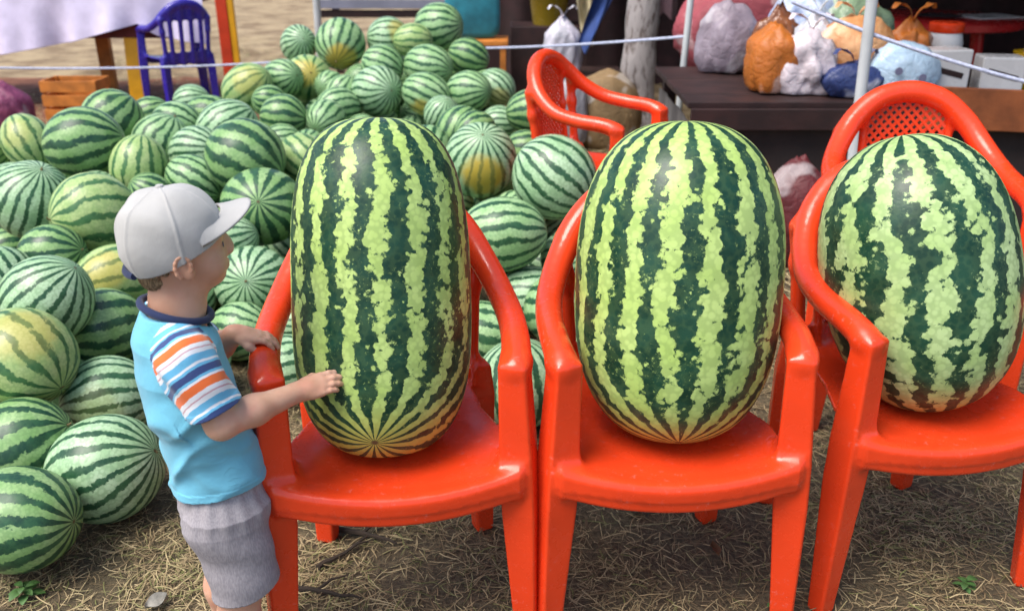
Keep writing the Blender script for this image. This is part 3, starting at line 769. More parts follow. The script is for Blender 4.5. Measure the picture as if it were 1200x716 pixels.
for i, (x, y, z, r, ax, sp, lb) in enumerate(HEAP):
    heap_melon(x, y, z, r, ax, sp, lb, 'watermelons heaped on the ground', i)
for x, y, z, r, lb in PEEKING:
    heap_melon(x, y, z, r, (rnd.uniform(-1, 1), rnd.uniform(-.6, .6), rnd.uniform(-.5, .5)), None, lb, 'watermelons heaped on the ground', 999)
for x, y, z, r in BURIED:
    heap_melon(x, y, z, r, (rnd.uniform(-1, 1), rnd.uniform(-1, 1), rnd.uniform(-.5, .5)), None,
               'striped watermelon buried in the heap, hidden behind other watermelons', 'watermelons buried inside the heap', 999)

# ================================================================ PERSON (small child, seen from behind at three quarters)
PB = Vector((-.592, 1.472, 0)); PA = R_(28); PS = 1.0
def W2L(p):
    d = Vector(p) - PB; c, s = math.cos(PA), math.sin(PA)
    return np.array((c * d.x + s * d.y, -s * d.x + c * d.y, d.z)) / PS
def nrm(v): v = np.array(v, float); return v / np.linalg.norm(v)
SH = {-1: np.array((-.018, -.104, .818)), 1: np.array((-.018, .104, .818))}
EL = {-1: W2L((-.512, 1.365, .690)), 1: np.array((.055, .165, .690))}
WR = {-1: W2L((-.402, 1.490, .685)), 1: W2L((-.545, 1.605, .750))}

def add_hand(f, w, X, Np, side, curl, size=1.0, spread=.12):
    """palm, four unequal bent fingers and a thumb; X to the fingertips, Np the way the palm faces, thumb towards side"""
    X = nrm(X); Np = nrm(np.array(Np) - X * np.dot(Np, X)); S = np.cross(X, Np)
    if np.dot(S, side) < 0: S = -S
    s = size
    Rm = np.stack([X, S, Np], 1)
    f.ell(w + X * .030 * s, (.032 * s, .024 * s, .0125 * s), .010, Rm)
    f.cone(w - X * .012 * s, w + X * .018 * s, .0165 * s, .018 * s, .012)
    for i, (off, ln) in enumerate(((.0185, .040), (.0065, .045), (-.0062, .042), (-.0175, .033))):
        p = w + X * (.050 - .004 * abs(i - 1)) * s + S * off * s - Np * .001
        d = nrm(X + S * spread * (1.2 - i) * .5); r = .0066 * s if i < 3 else .0058 * s
        f.cone(w + X * .024 * s + S * off * .8 * s, p, .0085 * s, r * 1.1, .006)
        c = curl
        for j, fr in enumerate((.45, .32, .23)):
            q = p + d * ln * fr * s
            f.cone(p, q, r * (1 - .06 * j), r * (.94 - .06 * j), .002)
            p = q; d = nrm(d * math.cos(c) + Np * math.sin(c)); c *= 1.1
    b = w + X * .014 * s + S * .017 * s + Np * .004 * s; m = b + nrm(X * .85 + S * .38 + Np * .40) * .022 * s
    e = m + nrm(X * .9 - S * .05 + Np * .45) * .020 * s
    f.chain([b, m, e], [.0095 * s, .0078 * s, .0065 * s], .006)

B = Field((-.20, -.24, -.005), (.30, .24, 1.13), .0027)
# trunk
B.loft([.40, .46, .54, .62, .70, .77, .83, .85], [.07, .076, .074, .074, .076, .078, .062, .048], [.056, .062, .062, .06, .057, .053, .045, .04],
       [.012, .014, .014, .004, -.006, -.012, -.016, -.016], .03)
B.chain([(-.016, 0, .83), (-.004, 0, .89), (.006, 0, .935)], [.047, .042, .043], .03)
HC = np.array((.006, 0, .985)); HS = .88
HY, HP = R_(1), R_(-5)          # head yaw, nod
def hd(p):
    x, y, z = p; x, z = x * math.cos(HP) + z * math.sin(HP), -x * math.sin(HP) + z * math.cos(HP)
    x, y, z = x * HS, y * HS, z * HS
    return HC + np.array((x * math.cos(HY) - y * math.sin(HY), x * math.sin(HY) + y * math.cos(HY), z))
B.ell(hd((-.004, 0, .016)), tuple(HS * q_ for q_ in (.092, .079, .086)), .03 * HS)
B.ell(hd((.034, 0, -.036)), tuple(HS * q_ for q_ in (.056, .058, .062)), .03 * HS)
B.ell(hd((.058, 0, -.080)), tuple(HS * q_ for q_ in (.020, .024, .016)), .025 * HS)
for s in (-1, 1):
    B.ell(hd((.052, s * .034, -.046)), tuple(HS * q_ for q_ in (.028, .026, .028)), .02 * HS)
    B.ell(hd((.072, s * .026, .012)), tuple(HS * q_ for q_ in (.014, .022, .009)), .015 * HS)
    E_ = np.array([[.95, 0, -.3], [0, 1, 0], [.3, 0, .95]])
    B.ell(hd((-.004, s * .081, -.022)), tuple(HS * q_ for q_ in (.0175, .0075, .026)), .006 * HS, E_)
    B.ell(hd((.004, s * .084, -.038)), tuple(HS * q_ for q_ in (.009, .006, .011)), .006 * HS)
    # rim of the ear
    for k in range(9):
        a0, a1 = R_(-20 + 28 * k), R_(8 + 28 * k)
        P0 = hd((-.006 + .015 * math.cos(a0), s * .089, -.020 + .024 * math.sin(a0))); P1 = hd((-.006 + .015 * math.cos(a1), s * .089, -.020 + .024 * math.sin(a1)))
        B.cone(P0, P1, .0032, .0032, .004)
B.chain([hd((.082, 0, .004)), hd((.091, 0, -.018)), hd((.097, 0, -.030))], [.007, .008, .0092], .018)
for s in (-1, 1): B.ell(hd((.096, s * .009, -.035)), tuple(HS * q_ for q_ in (.008, .007, .006)), .008 * HS)
B.ell(hd((.0855, 0, -.058)), tuple(HS * q_ for q_ in (.009, .019, .0055)), .006 * HS)
B.ell(hd((.0835, 0, -.067)), tuple(HS * q_ for q_ in (.009, .016, .006)), .006 * HS)
# arms
for s in (-1, 1):
    B.chain([SH[s], SH[s] * .5 + EL[s] * .5, EL[s]], [.033, .031, .0275], .02)
    B.chain([EL[s], EL[s] * .6 + WR[s] * .4, WR[s]], [.0275, .0275, .0185], .015)
cw, sw = math.cos(PA), math.sin(PA)
def dirL(v): return np.array((cw * v[0] + sw * v[1], -sw * v[0] + cw * v[1], v[2]))
add_hand(B, WR[-1], dirL((.90, .36, .14)), dirL((.38, .74, -.52)), (0, 0, 1), .52, .96, .0)
add_hand(B, WR[1], dirL((.92, -.02, -.12)), (0, 0, -1), dirL((0, -1, 0)), .55, .95, .03)
# legs
for s in (-1, 1):
    B.chain([(.010, s * .055, .42), (.018, s * .062, .275), (.006, s * .062, .19), (.0, s * .062, .055)], [.054, .043, .042, .026], .02)
    B.ell((.016, s * .062, .272), (.030, .034, .036), .02)
    B.chain([(-.018, s * .062, .028), (.04, s * .066, .026), (.082, s * .07, .016)], [.026, .025, .016], .015)
    for k in range(5):
        B.cone((.082, s * (.052 + .009 * k), .012), (.104 - .004 * k, s * (.052 + .0095 * k), .010), .0085 - .0006 * k, .0075 - .0006 * k, .003)
V, Q, N = B.mesh()

def skin_mat():
    t = NT('skin'); o = t.obj()
    c = t.mix(t.step(t.noise(o, 14.0, 4.0), 0.3, 0.7), (0.54, 0.285, 0.185), (0.66, 0.39, 0.275))
    fine = t.noise(o, 220.0, 3.0); t.bump(fine, 0.12, 0.002)
    red = t.step(t.noise(o, 24.0, 3.0), .5, .75); c = t.mix(t.math('MULTIPLY', red, .35), c, (.62, .24, .17))
    return t.set(c, t.step(t.noise(o, 90.0, 3.0), .3, .7, .42, .6), **{'Subsurface Weight': 0.15, 'Subsurface Radius': (0.012, 0.005, 0.003), 'Subsurface Scale': 1.0, 'Specular IOR Level': 0.4})
M['skin'] = skin_mat()
person = empty('person', PB, PA); person.scale = (PS,) * 3
tag(person, 'small person in grey cap, blue striped sleeve shirt and grey shorts touching the giant watermelon', 'person')
body = link('body', np_mesh('body', V, Q, N), person, M['skin'])
M['eye'] = NT('eye_white').set((.8, .78, .75), .2); M['iris'] = NT('iris').set((.06, .10, .14), .15)
for s in (-1, 1):
    mb = MB(); c = hd((.072, s * .029, -.012)); mb.lathe([(.001, -.011), (.007, -.0084), (.0104, -.0035), (.0104, .0035), (.007, .0084), (.001, .011)], 16, tuple(c))
    e = mb.build('eye', M['eye'], body)
    mb = MB(); mb.lathe([(.0055, -.0008), (.0055, .0008)], 14); i_ = mb.build('iris', M['iris'], body)
    i_.location = hd((.0838, s * .031, -.012)); i_.rotation_euler = (0, R_(90), HY)

# ---- hair below the cap
Hf = Field(hd((-.115, -.10, -.10)), hd((.09, .10, .09)), .0025)
X, Y, Z = Hf.grid(tuple(slice(0, m) for m in Hf.n))
def head_ell(X, Y, Z, c, r):
    k0 = np.sqrt(((X - c[0]) / r[0]) ** 2 + ((Y - c[1]) / r[1]) ** 2 + ((Z - c[2]) / r[2]) ** 2)
    k1 = np.sqrt(((X - c[0]) / r[0] ** 2) ** 2 + ((Y - c[1]) / r[1] ** 2) ** 2 + ((Z - c[2]) / r[2] ** 2) ** 2) + 1e-6
    return k0 * (k0 - 1) / k1
c0 = hd((-.004, 0, .012))
ang = np.arctan2(Y - c0[1], X - c0[0])
e = head_ell(X, Y, Z, c0, (.097 * HS, .084 * HS, .092 * HS)) + .0014 * np.sin(ang * 34 + 40 * Z) + .0012 * np.sin(ang * 61 - 25 * Z)
lowz = HS * np.interp((X - c0[0]) / HS, [-.10, -.06, -.025, -.008, .01, .03], [-.078, -.072, -.050, -.012, .015, .05]) + c0[2] + .006 * np.sin(ang * 17)
Hf.a = np.maximum(e, lowz - Z).astype(np.float32)
nape = head_ell(X, Y, Z, hd((-.050, 0, -.050)), (.034 * HS, .044 * HS, .034 * HS)) + .0012 * np.sin(ang * 40)
Hf.a = np.minimum(Hf.a, nape.astype(np.float32))
_x, _y, _z = (X - HC[0]) / HS, (Y - HC[1]) / HS, (Z - HC[2]) / HS
Hf.a = np.maximum(Hf.a, (_z - (.004 + .42 * _x + 4.0 * np.maximum(-.066 - _x, 0))) * HS).astype(np.float32)
V, Q, N = Hf.mesh()
def hair_mat():
    t = NT('light_brown_hair'); o = t.obj(); mp = t.n('ShaderNodeMapping'); t.put(mp.inputs[0], o); mp.inputs['Scale'].default_value = (9, 9, 1.2)
    n = t.noise(mp.outputs[0], 45.0, 4.0)
    t.bump(n, .8, .004)
    return t.set(t.mix(t.step(n, .35, .68), (0.10, 0.062, 0.03), (0.36, 0.245, 0.135)), .5)
hair = link('hair', np_mesh('hair', V, Q, N), person, hair_mat())

# ---- cap
Cf = Field(hd((-.125, -.115, -.085)), hd((.125, .115, .135)), .0022)
X, Y, Z = Cf.grid(tuple(slice(0, m) for m in Cf.n))
cc = hd((-.002, 0, .020))
def cap_local(X, Y, Z):
    x, y, z = X - HC[0], Y - HC[1], Z - HC[2]
    x, y = x * math.cos(-HY) - y * math.sin(-HY), x * math.sin(-HY) + y * math.cos(-HY)
    return (x * math.cos(-HP) + z * math.sin(-HP)) / HS, y / HS, (-x * math.sin(-HP) + z * math.cos(-HP)) / HS
lx, ly, lz = cap_local(X, Y, Z)
q = (np.abs(lx + .002) / .1045) ** 2.15 + (np.abs(ly) / .0925) ** 2.15
q = (q + (np.abs(lz - .016) / .103) ** 2.35 + 1e-9) ** (1 / 2.25)
an = np.arctan2(ly, lx + .002)
e = (q - 1) * .095 + -.0018 * np.exp(-((np.abs(((an + 10 * math.pi / 6) % (math.pi / 3)) - math.pi / 6) - 0) / .04) ** 2)   # six panels
e = e + .0026 * np.sin(lx * 60 + lz * 35) * np.sin(ly * 45 + lz * 20 + 1)                                                    # soft dents
rim = -.012 + .35 * lx + 1.6 * np.minimum(lx + .02, 0) ** 2 - .6 * np.maximum(lx, 0) ** 2
shell = np.maximum(np.maximum(e, -(e + .0055)), rim - lz)
hole = np.sqrt((ly / .034) ** 2 + ((lz + .040) / .040) ** 2) - 1
shell = np.where(lx < -.04, np.maximum(shell, -hole * .03), shell)
Cf.a = shell.astype(np.float32)
V, Q, N = Cf.mesh()
M['cap'] = cloth('grey_cap_cotton', (0.42, 0.415, 0.40), .08, 700, .35)
cap = link('cap', np_mesh('cap', V, Q, N), person, M['cap'])
# visor: curved sheet with thickness
vv, qq = [], []
nu, nv = 28, 12
for top in (1, 0):
    for i in range(nu + 1):
        a = R_(-74 + 148 * i / nu)
        for j in range(nv + 1):
            s = j / nv
            bx, by = .0985 * math.cos(a), .0885 * math.sin(a)
            ext = .062 * max(math.cos(a * 90 / 76), 0) ** .42
            x = bx + ext * s * (.55 + .45 * math.cos(a)); y = by * (1 + .06 * s)
            z = .044 + .16 * (x - .098) * s - 2.6 * y * y + .010 * (1 - s)
            vv.append(hd((x, y, z + (.003 if top else -.001))))
n1 = (nu + 1) * (nv + 1)
for i in range(nu):
    for j in range(nv):
        a = i * (nv + 1) + j; b = a + nv + 1
        qq.append((a, a + 1, b + 1, b)); qq.append((n1 + a, n1 + b, n1 + b + 1, n1 + a + 1))
for i in range(nu):
    a = i * (nv + 1) + nv; b = a + nv + 1; qq.append((a, n1 + a, n1 + b, b))
    a = i * (nv + 1); b = a + nv + 1; qq.append((a, b, n1 + b, n1 + a))
link('visor', np_mesh('visor', vv, qq), cap, M['cap'])
mb = MB(); mb.lathe([(.001, .004), (.006, .003), (.0075, 0), (.0075, -.003)], 14, tuple(hd((-.002, 0, .120)))); mb.build('button', M['cap'], cap)
M['navy'] = cloth('navy_knit', (0.012, 0.022, 0.075), .2, 600, .3)
mb = MB()
st = [hd((-.1015 * math.cos(t_ / 8 * .9), .0915 * math.sin(t_ / 8 * .9), -.032 + .006 * (t_ / 8) ** 2)) for t_ in range(-4, 5)]
mb.tube(st, .0065, 8); mb.build('strap', M['navy'], cap)

# ---- shirt
def folds(X, Y, Z):
    g = np.arctan2(Y, X)
    fo = 0
    for (g0, z0, sl, w, am) in ((-2.4, .56, .5, .016, .006), (-2.1, .60, .7, .014, .006), (-1.2, .53, -.35, .015, .006), (-1.7, .50, .15, .012, .005), (2.6, .58, -.4, .016, .006), (-2.8, .66, .3, .018, .005), (-.8, .60, -.5, .014, .006), (-1.9, .68, .6, .013, .004), (3.0, .51, .2, .013, .005)):
        dg = (g - g0 + np.pi) % (2 * np.pi) - np.pi
        fo = fo - am * np.exp(-((Z - z0 - sl * .1 * dg - .01 * np.sin(5 * dg)) / w) ** 2 - (dg / .7) ** 2)
    return fo + .0075 * np.sin(26 * Z + 8 * X - 18 * Y + 2 * np.sin(15 * Y)) * np.clip(.9 * np.sin(14 * X + 9 * Y + 6 * Z) + .3, 0, 1) + .0026 * np.sin(38 * Z + 9 * X + 14 * Y) * np.sin(16 * Z - 20 * Y + 1) + .0016 * np.sin(70 * Z - 30 * X + 12 * Y) + .003 * np.sin(24 * Y + 6 * Z) * np.clip((.62 - Z) / .15, 0, 1)
Sf = Field((-.16, -.22, .44), (.17, .22, .90), .0025)
Sf.loft([.455, .52, .60, .68, .75, .81, .845, .868], [.098, .098, .096, .098, .102, .094, .070, .060], [.090, .089, .086, .083, .080, .072, .060, .055],
        [.024, .020, .008, -.006, -.016, -.020, -.020, -.018], .02, 2.25, folds)
X, Y, Z = Sf.grid(tuple(slice(0, m) for m in Sf.n))
torso_d = Sf.a.copy(); whole = Field((-.16, -.22, .44), (.17, .22, .90), .0025); whole.a = Sf.a.copy()
cuff = np.full_like(Sf.a, -1.0)
for s in (-1, 1):
    e2 = SH[s] * .22 + EL[s] * .78
    d = nrm(EL[s] - SH[s])
    wob = .0016 * np.sin(90 * X + 60 * Z) + .0016 * np.sin(50 * Y - 80 * Z)
    whole.cone(SH[s], e2 + d * .05, .048, .047, .03)
    whole.a = whole.a + wob * 1.4 * np.clip((Y * s - .07) / .03, 0, 1) * np.clip((Z - .62) / .04, 0, 1)
    pl = (X - e2[0]) * d[0] + (Y - e2[1]) * d[1] + (Z - e2[2]) * d[2]
    rd = np.sqrt((X - e2[0] - pl * d[0]) ** 2 + (Y - e2[1] - pl * d[1]) ** 2 + (Z - e2[2] - pl * d[2]) ** 2)
    cuff = np.where(rd < .075, np.maximum(cuff, np.minimum(pl, .02)), cuff)
outer = np.maximum(whole.a, -(whole.a + .006))
outer = np.maximum(outer, np.minimum(cuff, torso_d + .004))      # open the cuffs outside the trunk
Sf.a = np.minimum(outer, np.maximum(torso_d, -(torso_d + .006)))
for s in ():
    d = nrm(EL[s] - SH[s]); e2 = SH[s] * .22 + EL[s] * .78
    pl = (X - e2[0]) * d[0] + (Y - e2[1]) * d[1] + (Z - e2[2]) * d[2]
    rd = np.sqrt((X - e2[0] - pl * d[0]) ** 2 + (Y - e2[1] - pl * d[1]) ** 2 + (Z - e2[2] - pl * d[2]) ** 2)
    side = (pl > -.01) & (rd < .064) & (torso_d > .003)
    Sf.a = np.where(side, np.maximum(Sf.a, pl), Sf.a)
hem = .496 + .012 * np.sin(9 * X + 1.2) + .05 * (X - .02)
Sf.a = Sf.a - .0011 * ((Z < hem + .016) | ((cuff > -.014) & (torso_d > .002)))
Sf.a = np.maximum(Sf.a, hem - Z)
Sf.a = np.maximum(Sf.a, -(np.sqrt(((X + .008) / .054) ** 2 + (Y / .058) ** 2) - 1) * .05 * (Z > .80) - 1 * (Z <= .80)).astype(np.float32)
V, Q, N = Sf.mesh()
c = V[Q].mean(1)
ragl = (np.abs(c[:, 1]) > .050 + (.868 - c[:, 2]) * .34 + .25 * np.abs(c[:, 0] + .015) * 0) & (c[:, 2] > .60)
dd = np.stack([np.linalg.norm(c - SH[s] - np.clip(((c - SH[s]) @ (EL[s] - SH[s])) / ((EL[s] - SH[s]) @ (EL[s] - SH[s])), 0, 1)[:, None] * (EL[s] - SH[s]), axis=1) for s in (-1, 1)])
ragl &= dd.min(0) < .066
M['shirt'] = cloth('sky_blue_jersey', (0.15, 0.47, 0.63), .08, 900, .55)
shirt = link('shirt', pick(V, Q, N, ~ragl, 'shirt'), person, M['shirt'])
def stripe_mat():
    t = NT('striped_jersey'); at = t.n('ShaderNodeAttribute'); at.attribute_name = 'along'
    o = t.obj()
    v = t.math('ADD', at.outputs['Fac'], t.math('MULTIPLY', t.math('SUBTRACT', t.noise(o, 30.0, 2.0), .5), .006))
    m = t.math('FRACT', t.math('DIVIDE', v, .072))
    cr = t.n('ShaderNodeValToRGB'); cr.color_ramp.interpolation = 'CONSTANT'; t.put(cr.inputs[0], m)
    OR, WH, NV, LB, PK = (0.80, .16, .035), (.74, .76, .80), (.03, .06, .19), (.13, .44, .68), (.55, .33, .38)
    bands = [(0, OR), (.20, WH), (.30, PK), (.335, WH), (.43, LB), (.60, WH), (.66, LB), (.72, NV), (.88, LB), (.94, WH)]
    e = cr.color_ramp.elements; e[0].color = (*bands[0][1], 1); e[1].position = .94; e[1].color = (*WH, 1)
    for p, cl in bands[1:-1]: x = e.new(p); x.color = (*cl, 1)
    h = t.math('ADD', t.math('MULTIPLY', t.noise(o, 900.0, 1.0), .12), t.noise(o, 26.0, 3.0)); t.bump(h, .28, .006)
    return t.set(cr.outputs[0], .9, **{'Sheen Weight': .15})
M['stripes'] = stripe_mat()
for s in (-1, 1):
    m = ragl & (c[:, 1] * s > 0); me = pick(V, Q, N, m, 'sleeve')
    co = np.zeros(len(me.vertices) * 3, np.float32); me.vertices.foreach_get('co', co); co = co.reshape(-1, 3)
    d = nrm(EL[s] - SH[s]); ax_ = nrm(d * .86 + np.array((.10, s * .5, 0)))
    al = (co - SH[s]) @ ax_ + .09
    A = me.attributes.new('along', 'FLOAT', 'POINT'); A.data.foreach_set('value', al.astype(np.float32))
    sl_ = link('sleeve', me, shirt, M['stripes'])
mb = MB()
mb.tube([(-.010 + .0575 * math.cos(a), .0610 * math.sin(a), 
          .868 - .02 * math.cos(a) - .002) for a in [2 * math.pi * k / 40 for k in range(41)]], .0070, 10)
mb.build('collar', M['navy'], shirt)

# ---- shorts
Tf = Field((-.13, -.17, .22), (.16, .17, .54), .0027)
def sf2(X, Y, Z): return .003 * np.sin(30 * Z + 22 * Y) * np.sin(18 * X + 9) + .0016 * np.sin(75 * Z + 25 * X) + .0012 * np.sin(20 * np.arctan2(Y, X - .015)) * np.clip((Z - .40) / .06, 0, 1)
Tf.loft([.33, .38, .43, .48, .525], [.04, .08, .098, .093, .088], [.03, .06, .082, .080, .077], [.018, .018, .018, .018, .02], .03, 2.3, sf2)
for s in (-1, 1):
    def legf(X, Y, Z, s=s):
        t = np.clip((.46 - Z) / .24, 0, 1)
        cx = .018 + .012 * t; cy = s * (.055 + .012 * t)
        return (np.sqrt(((X - cx) / (1.42 - .22 * t)) ** 2 + (Y - cy) ** 2) - (.051 + .004 * t)) + sf2(X, Y, Z) + np.maximum(Z - .46, 0)
    Tf.add(legf, (-.08, s * .06 - .1, .22), (.12, s * .06 + .1, .46), .035)
inner = Tf.a + .006
Tf.a = np.maximum(Tf.a, -inner)
X, Y, Z = Tf.grid(tuple(slice(0, m) for m in Tf.n))
Tf.a = np.maximum(Tf.a, np.maximum(.275 + .008 * np.sin(25 * X + 14 * Y) - Z, Z - .52)).astype(np.float32)
V, Q, N = Tf.mesh()
def linen():
    t = NT('grey_linen'); o = t.obj(); mp = t.n('ShaderNodeMapping'); t.put(mp.inputs[0], o); mp.inputs['Scale'].default_value = (1, 1, .18)
    n = t.noise(mp.outputs[0], 420.0, 3.0); n2 = t.noise(o, 30.0, 4.0)
    t.bump(t.math('ADD', t.math('MULTIPLY', n, .06), n2), .3, .006)
    return t.set(t.mix(t.step(n, .35, .65), (.27, .25, .27), (.35, .325, .345)), .92)
link('shorts', np_mesh('shorts', V, Q, N), person, linen())

# ================================================================ SMALL THINGS ON THE GROUND
M['twig'] = plain('dark_bark', (.035, .024, .016), .9, .3, 30, .6, 120)
def twig(pts, r, label):
    P = [Vector(p) for p in pts]; out = []; rs = []
    rn = random.Random(len(label))
    for i in range(len(P) - 1):
        for s in range(4):
            p = P[i].lerp(P[i + 1], s / 4); out.append(p + Vector((rn.uniform(-.004, .004), rn.uniform(-.004, .004), rn.uniform(-.001, .003)))); rs.append(r * (1 - .7 * (i + s / 4) / (len(P) - 1)))
    out.append(P[-1]); rs.append(r * .25)
    mb = MB(); mb.tube(out, rs, 7)
    a = out[len(out) // 2]; mb.tube([a, a + Vector((.03, .03, .008)), a + Vector((.07, .045, .010))], [r * .5, r * .4, r * .2], 6)
    tag(mb.build('twig', M['twig']), label, 'twig', 'twigs lying on the straw')
twig([(-.50, 1.96, .012), (-.40, 1.93, .018), (-.30, 1.89, .014)], .010, 'dark twig in the shade right under the first chair')
twig([(-.56, 1.725, .014), (-.47, 1.71, .016), (-.36, 1.69, .012)], .009, 'lower dark twig beside the front leg nearest the person')
twig([(-.49, 1.80, .012), (-.43, 1.85, .016), (-.37, 1.93, .012)], .008, 'thin dark twig slanting between the first chair legs')
M['dead_leaf'] = plain('pale_dead_leaf', (.26, .25, .22), .8, .3, 40, .4, 90)
def leaf(c, w, l, rz, mat, label, cup=.012):
    vv, ff = [], []
    n, m = 8, 4
    for i in range(n + 1):
        t = i / n; half = w * math.sin(math.pi * min(max(t, .02), .98)) ** .7 * (1 - .25 * t)
        for j in range(-m, m + 1):
            s = j / m; x = half * s; y = l * (t - .5)
            vv.append((x, y, cup * s * s + .3 * cup * math.sin(5 * t + 2 * s) + .004))
    k = 2 * m + 1
    for i in range(n):
        for j in range(2 * m): a = i * k + j; ff.append((a, a + 1, a + k + 1, a + k))
    nv = len(vv); vv += [(x, y, z - .0008) for x, y, z in vv]; ff += [tuple(q + nv for q in f[::-1]) for f in ff]
    mb = MB(); mb.add(vv, ff, True); o = mb.build('dead_leaf', mat); o.location = c; o.rotation_euler = (R_(8), R_(5), rz)
    tag(o, label, 'leaf', 'dead leaves on the straw')
leaf((.335, 2.03, .018), .026, .062, 1.2, M['dead_leaf'], 'grey dead leaf on the straw under the middle chair')
leaf((-.84, 1.665, .016), .022, .055, -.9, M['dead_leaf'], "pale dead leaf on the straw behind the person's legs")
leaf((.52, 1.86, .014), .015, .04, .4, plain('rust_leaf', (.16, .07, .03), .8), 'small rusty leaf between the middle chair legs')
M['weed'] = plain('weed_green', (.055, .13, .03), .6, .3, 40)
def weed(c, n, size, label, seed):
    rn = random.Random(seed); root = empty('weed', c); tag(root, label, 'plant', 'small weeds in the straw')
    mb = MB(); mb.tube([(0, 0, 0), (.002, .001, size * .5), (.004, 0, size)], [.0016, .0013, .0008], 6); mb.build('stem', M['weed'], root)
    for i in range(n):
        a = 2.4 * i + rn.uniform(-.3, .3); h = size * (.25 + .7 * i / n); L = size * rn.uniform(.5, .9); w = L * .33
        vv, ff = [], []
        for k in range(6):
            t = k / 5; hw = w * math.sin(math.pi * (.06 + .9 * t)) ; r = .004 + L * t; z = h + L * (.5 * t - .55 * t * t)
            for s in (-1, 0, 1):
                vv.append((r * math.cos(a) - s * hw * math.sin(a), r * math.sin(a) + s * hw * math.cos(a), z + .15 * hw * abs(s)))
        for k in range(5):
            for j in (0, 1): q = k * 3 + j; ff.append((q, q + 1, q + 4, q + 3))
        m2 = MB(); m2.add(vv, ff, True); m2.build('leaf', M['weed'], root)
weed((1.10, 1.73, 0), 9, .035, 'small green weed sprout in the straw beside the right end chair', 1)
weed((-1.17, 1.70, 0), 11, .045, 'low green weed in the straw at the bottom left corner', 2)
weed((1.36, 1.83, 0), 7, .03, 'tiny green weed at the right edge of the straw', 3)
weed((.62, 1.66, 0), 6, .028, 'tiny green weed between the middle and right chairs', 4)

# ================================================================ BEHIND, LEFT: CLOTHED TABLE AND PURPLE CHAIR
SL = chair_meshes('slat', .0065)
place_chair('plastic_chair', SL, M['purple_plastic'], (-2.74, 7.6, 0), -142, 'purple plastic armchair with slatted back by the lilac tablecloth', 'chair', None, .95)

M['lilac'] = cloth('lilac_tablecloth', (.60, .55, .72), .08, 200, .25)
M['table_red'] = plain('dark_red_board', (.12, .012, .010), .6, .3, 8)
M['yellow_paint'] = plain('yellow_paint', (.72, .36, .012), .5, .15, 6)
M['red_paint'] = plain('red_paint', (.55, .045, .012), .5, .15, 6)
M['orange_wood'] = plain('orange_wood', (.50, .17, .025), .6, .25, 9)
TX0, TX1, TY0, TY1, TZ = -5.6, -2.5, 7.62, 8.7, .90
table = empty('trestle_table', (-4.0, 8.1, 0)); tag(table, 'long table under a lilac cloth with a yellow leg, behind the heap', 'table')
def tb(name, mat, c, d, rot=None, bev=.004):
    mb = MB(); mb.box((c[0] + 4.0, c[1] - 8.1, c[2]), d, rot, bev); return mb.build(name, mat, table)
tb('tabletop', M['table_red'], ((TX0 + TX1) / 2, (TY0 + TY1) / 2, TZ - .02), (TX1 - TX0 - .06, TY1 - TY0 - .06, .035))
tb('apron', M['table_red'], (-4.0, 7.72, .64), (2.6, .03, .13))
tb('leg', M['yellow_paint'], (-3.17, 7.72, .29), (.13, .07, .58), Matrix.Rotation(R_(3), 3, 'Y'))
tb('leg', M['orange_wood'], (-3.75, 8.5, .44), (.12, .07, .86))
tb('leg', M['orange_wood'], (-5.4, 7.9, .44), (.12, .07, .86))
vv, ff = [], []
nx, nz = 150, 10
for i in range(nx + 1):
    x = TX0 + (TX1 - TX0) * i / nx
    hem = np.interp(x, [-5.6, -4.2, -3.6, -3.05, -2.9, -2.5], [.40, .46, .56, .70, .60, .55])
    for j in range(nz + 1):
        s = j / nz; z = TZ + .004 - (TZ - hem) * s
        y = TY0 - .012 - s * (.045 * math.sin(x * 9 + .6 * math.sin(x * 3)) + .025 * math.sin(x * 21 + 1)) - .03 * s
        vv.append((x, y, z))
    vv.append((x, TY1, TZ + .004))
k = nz + 2
for i in range(nx):
    for j in range(nz): a = i * k + j; ff.append((a, a + 1, a + k + 1, a + k))
    a = i * k; ff.append((a, a + k, a + k + k - 1, a + k - 1))
nv = len(vv); vv2 = [(x, y + .004, z - .004) for x, y, z in vv]
mb = MB(); mb.add(vv + vv2, ff + [tuple(q + nv for q in f[::-1]) for f in ff], True)
tag(mb.build('tablecloth', M['lilac']), 'lilac white cloth hanging in folds over the long table', 'tablecloth')

post = empty('painted_post', (-2.88, 9.4, 0)); tag(post, 'red and yellow painted post behind the purple chair', 'post')
mb = MB(); mb.box((-.02, 0, .55), (.11, .06, 1.1), None, .004); mb.build('red_board', M['red_paint'], post)
mb = MB(); mb.box((.0675, .004, .55), (.06, .05, 1.1), None, .004); mb.build('yellow_board', M['yellow_paint'], post)

crate = empty('wooden_crate', (-3.48, 7.25, 0)); tag(crate, 'orange wooden crate on the ground under the lilac cloth', 'crate')
for z in (.06, .17, .28):
    for sx, sy, d in ((0, -.13, (.44, .012, .085)), (0, .13, (.44, .012, .085)), (-.214, 0, (.012, .24, .085)), (.214, 0, (.012, .24, .085))):
        mb = MB(); mb.box((sx, sy, z), d, None, .002); mb.build('slat', M['orange_wood'], crate)
for sx in (-.2, .2):
    for sy in (-.112, .112): mb = MB(); mb.box((sx, sy, .165), (.022, .022, .32), None, .002); mb.build('corner_post', M['orange_wood'], crate)
mb = MB(); mb.box((0, 0, .02), (.41, .24, .012)); mb.build('bottom_board', M['orange_wood'], crate)

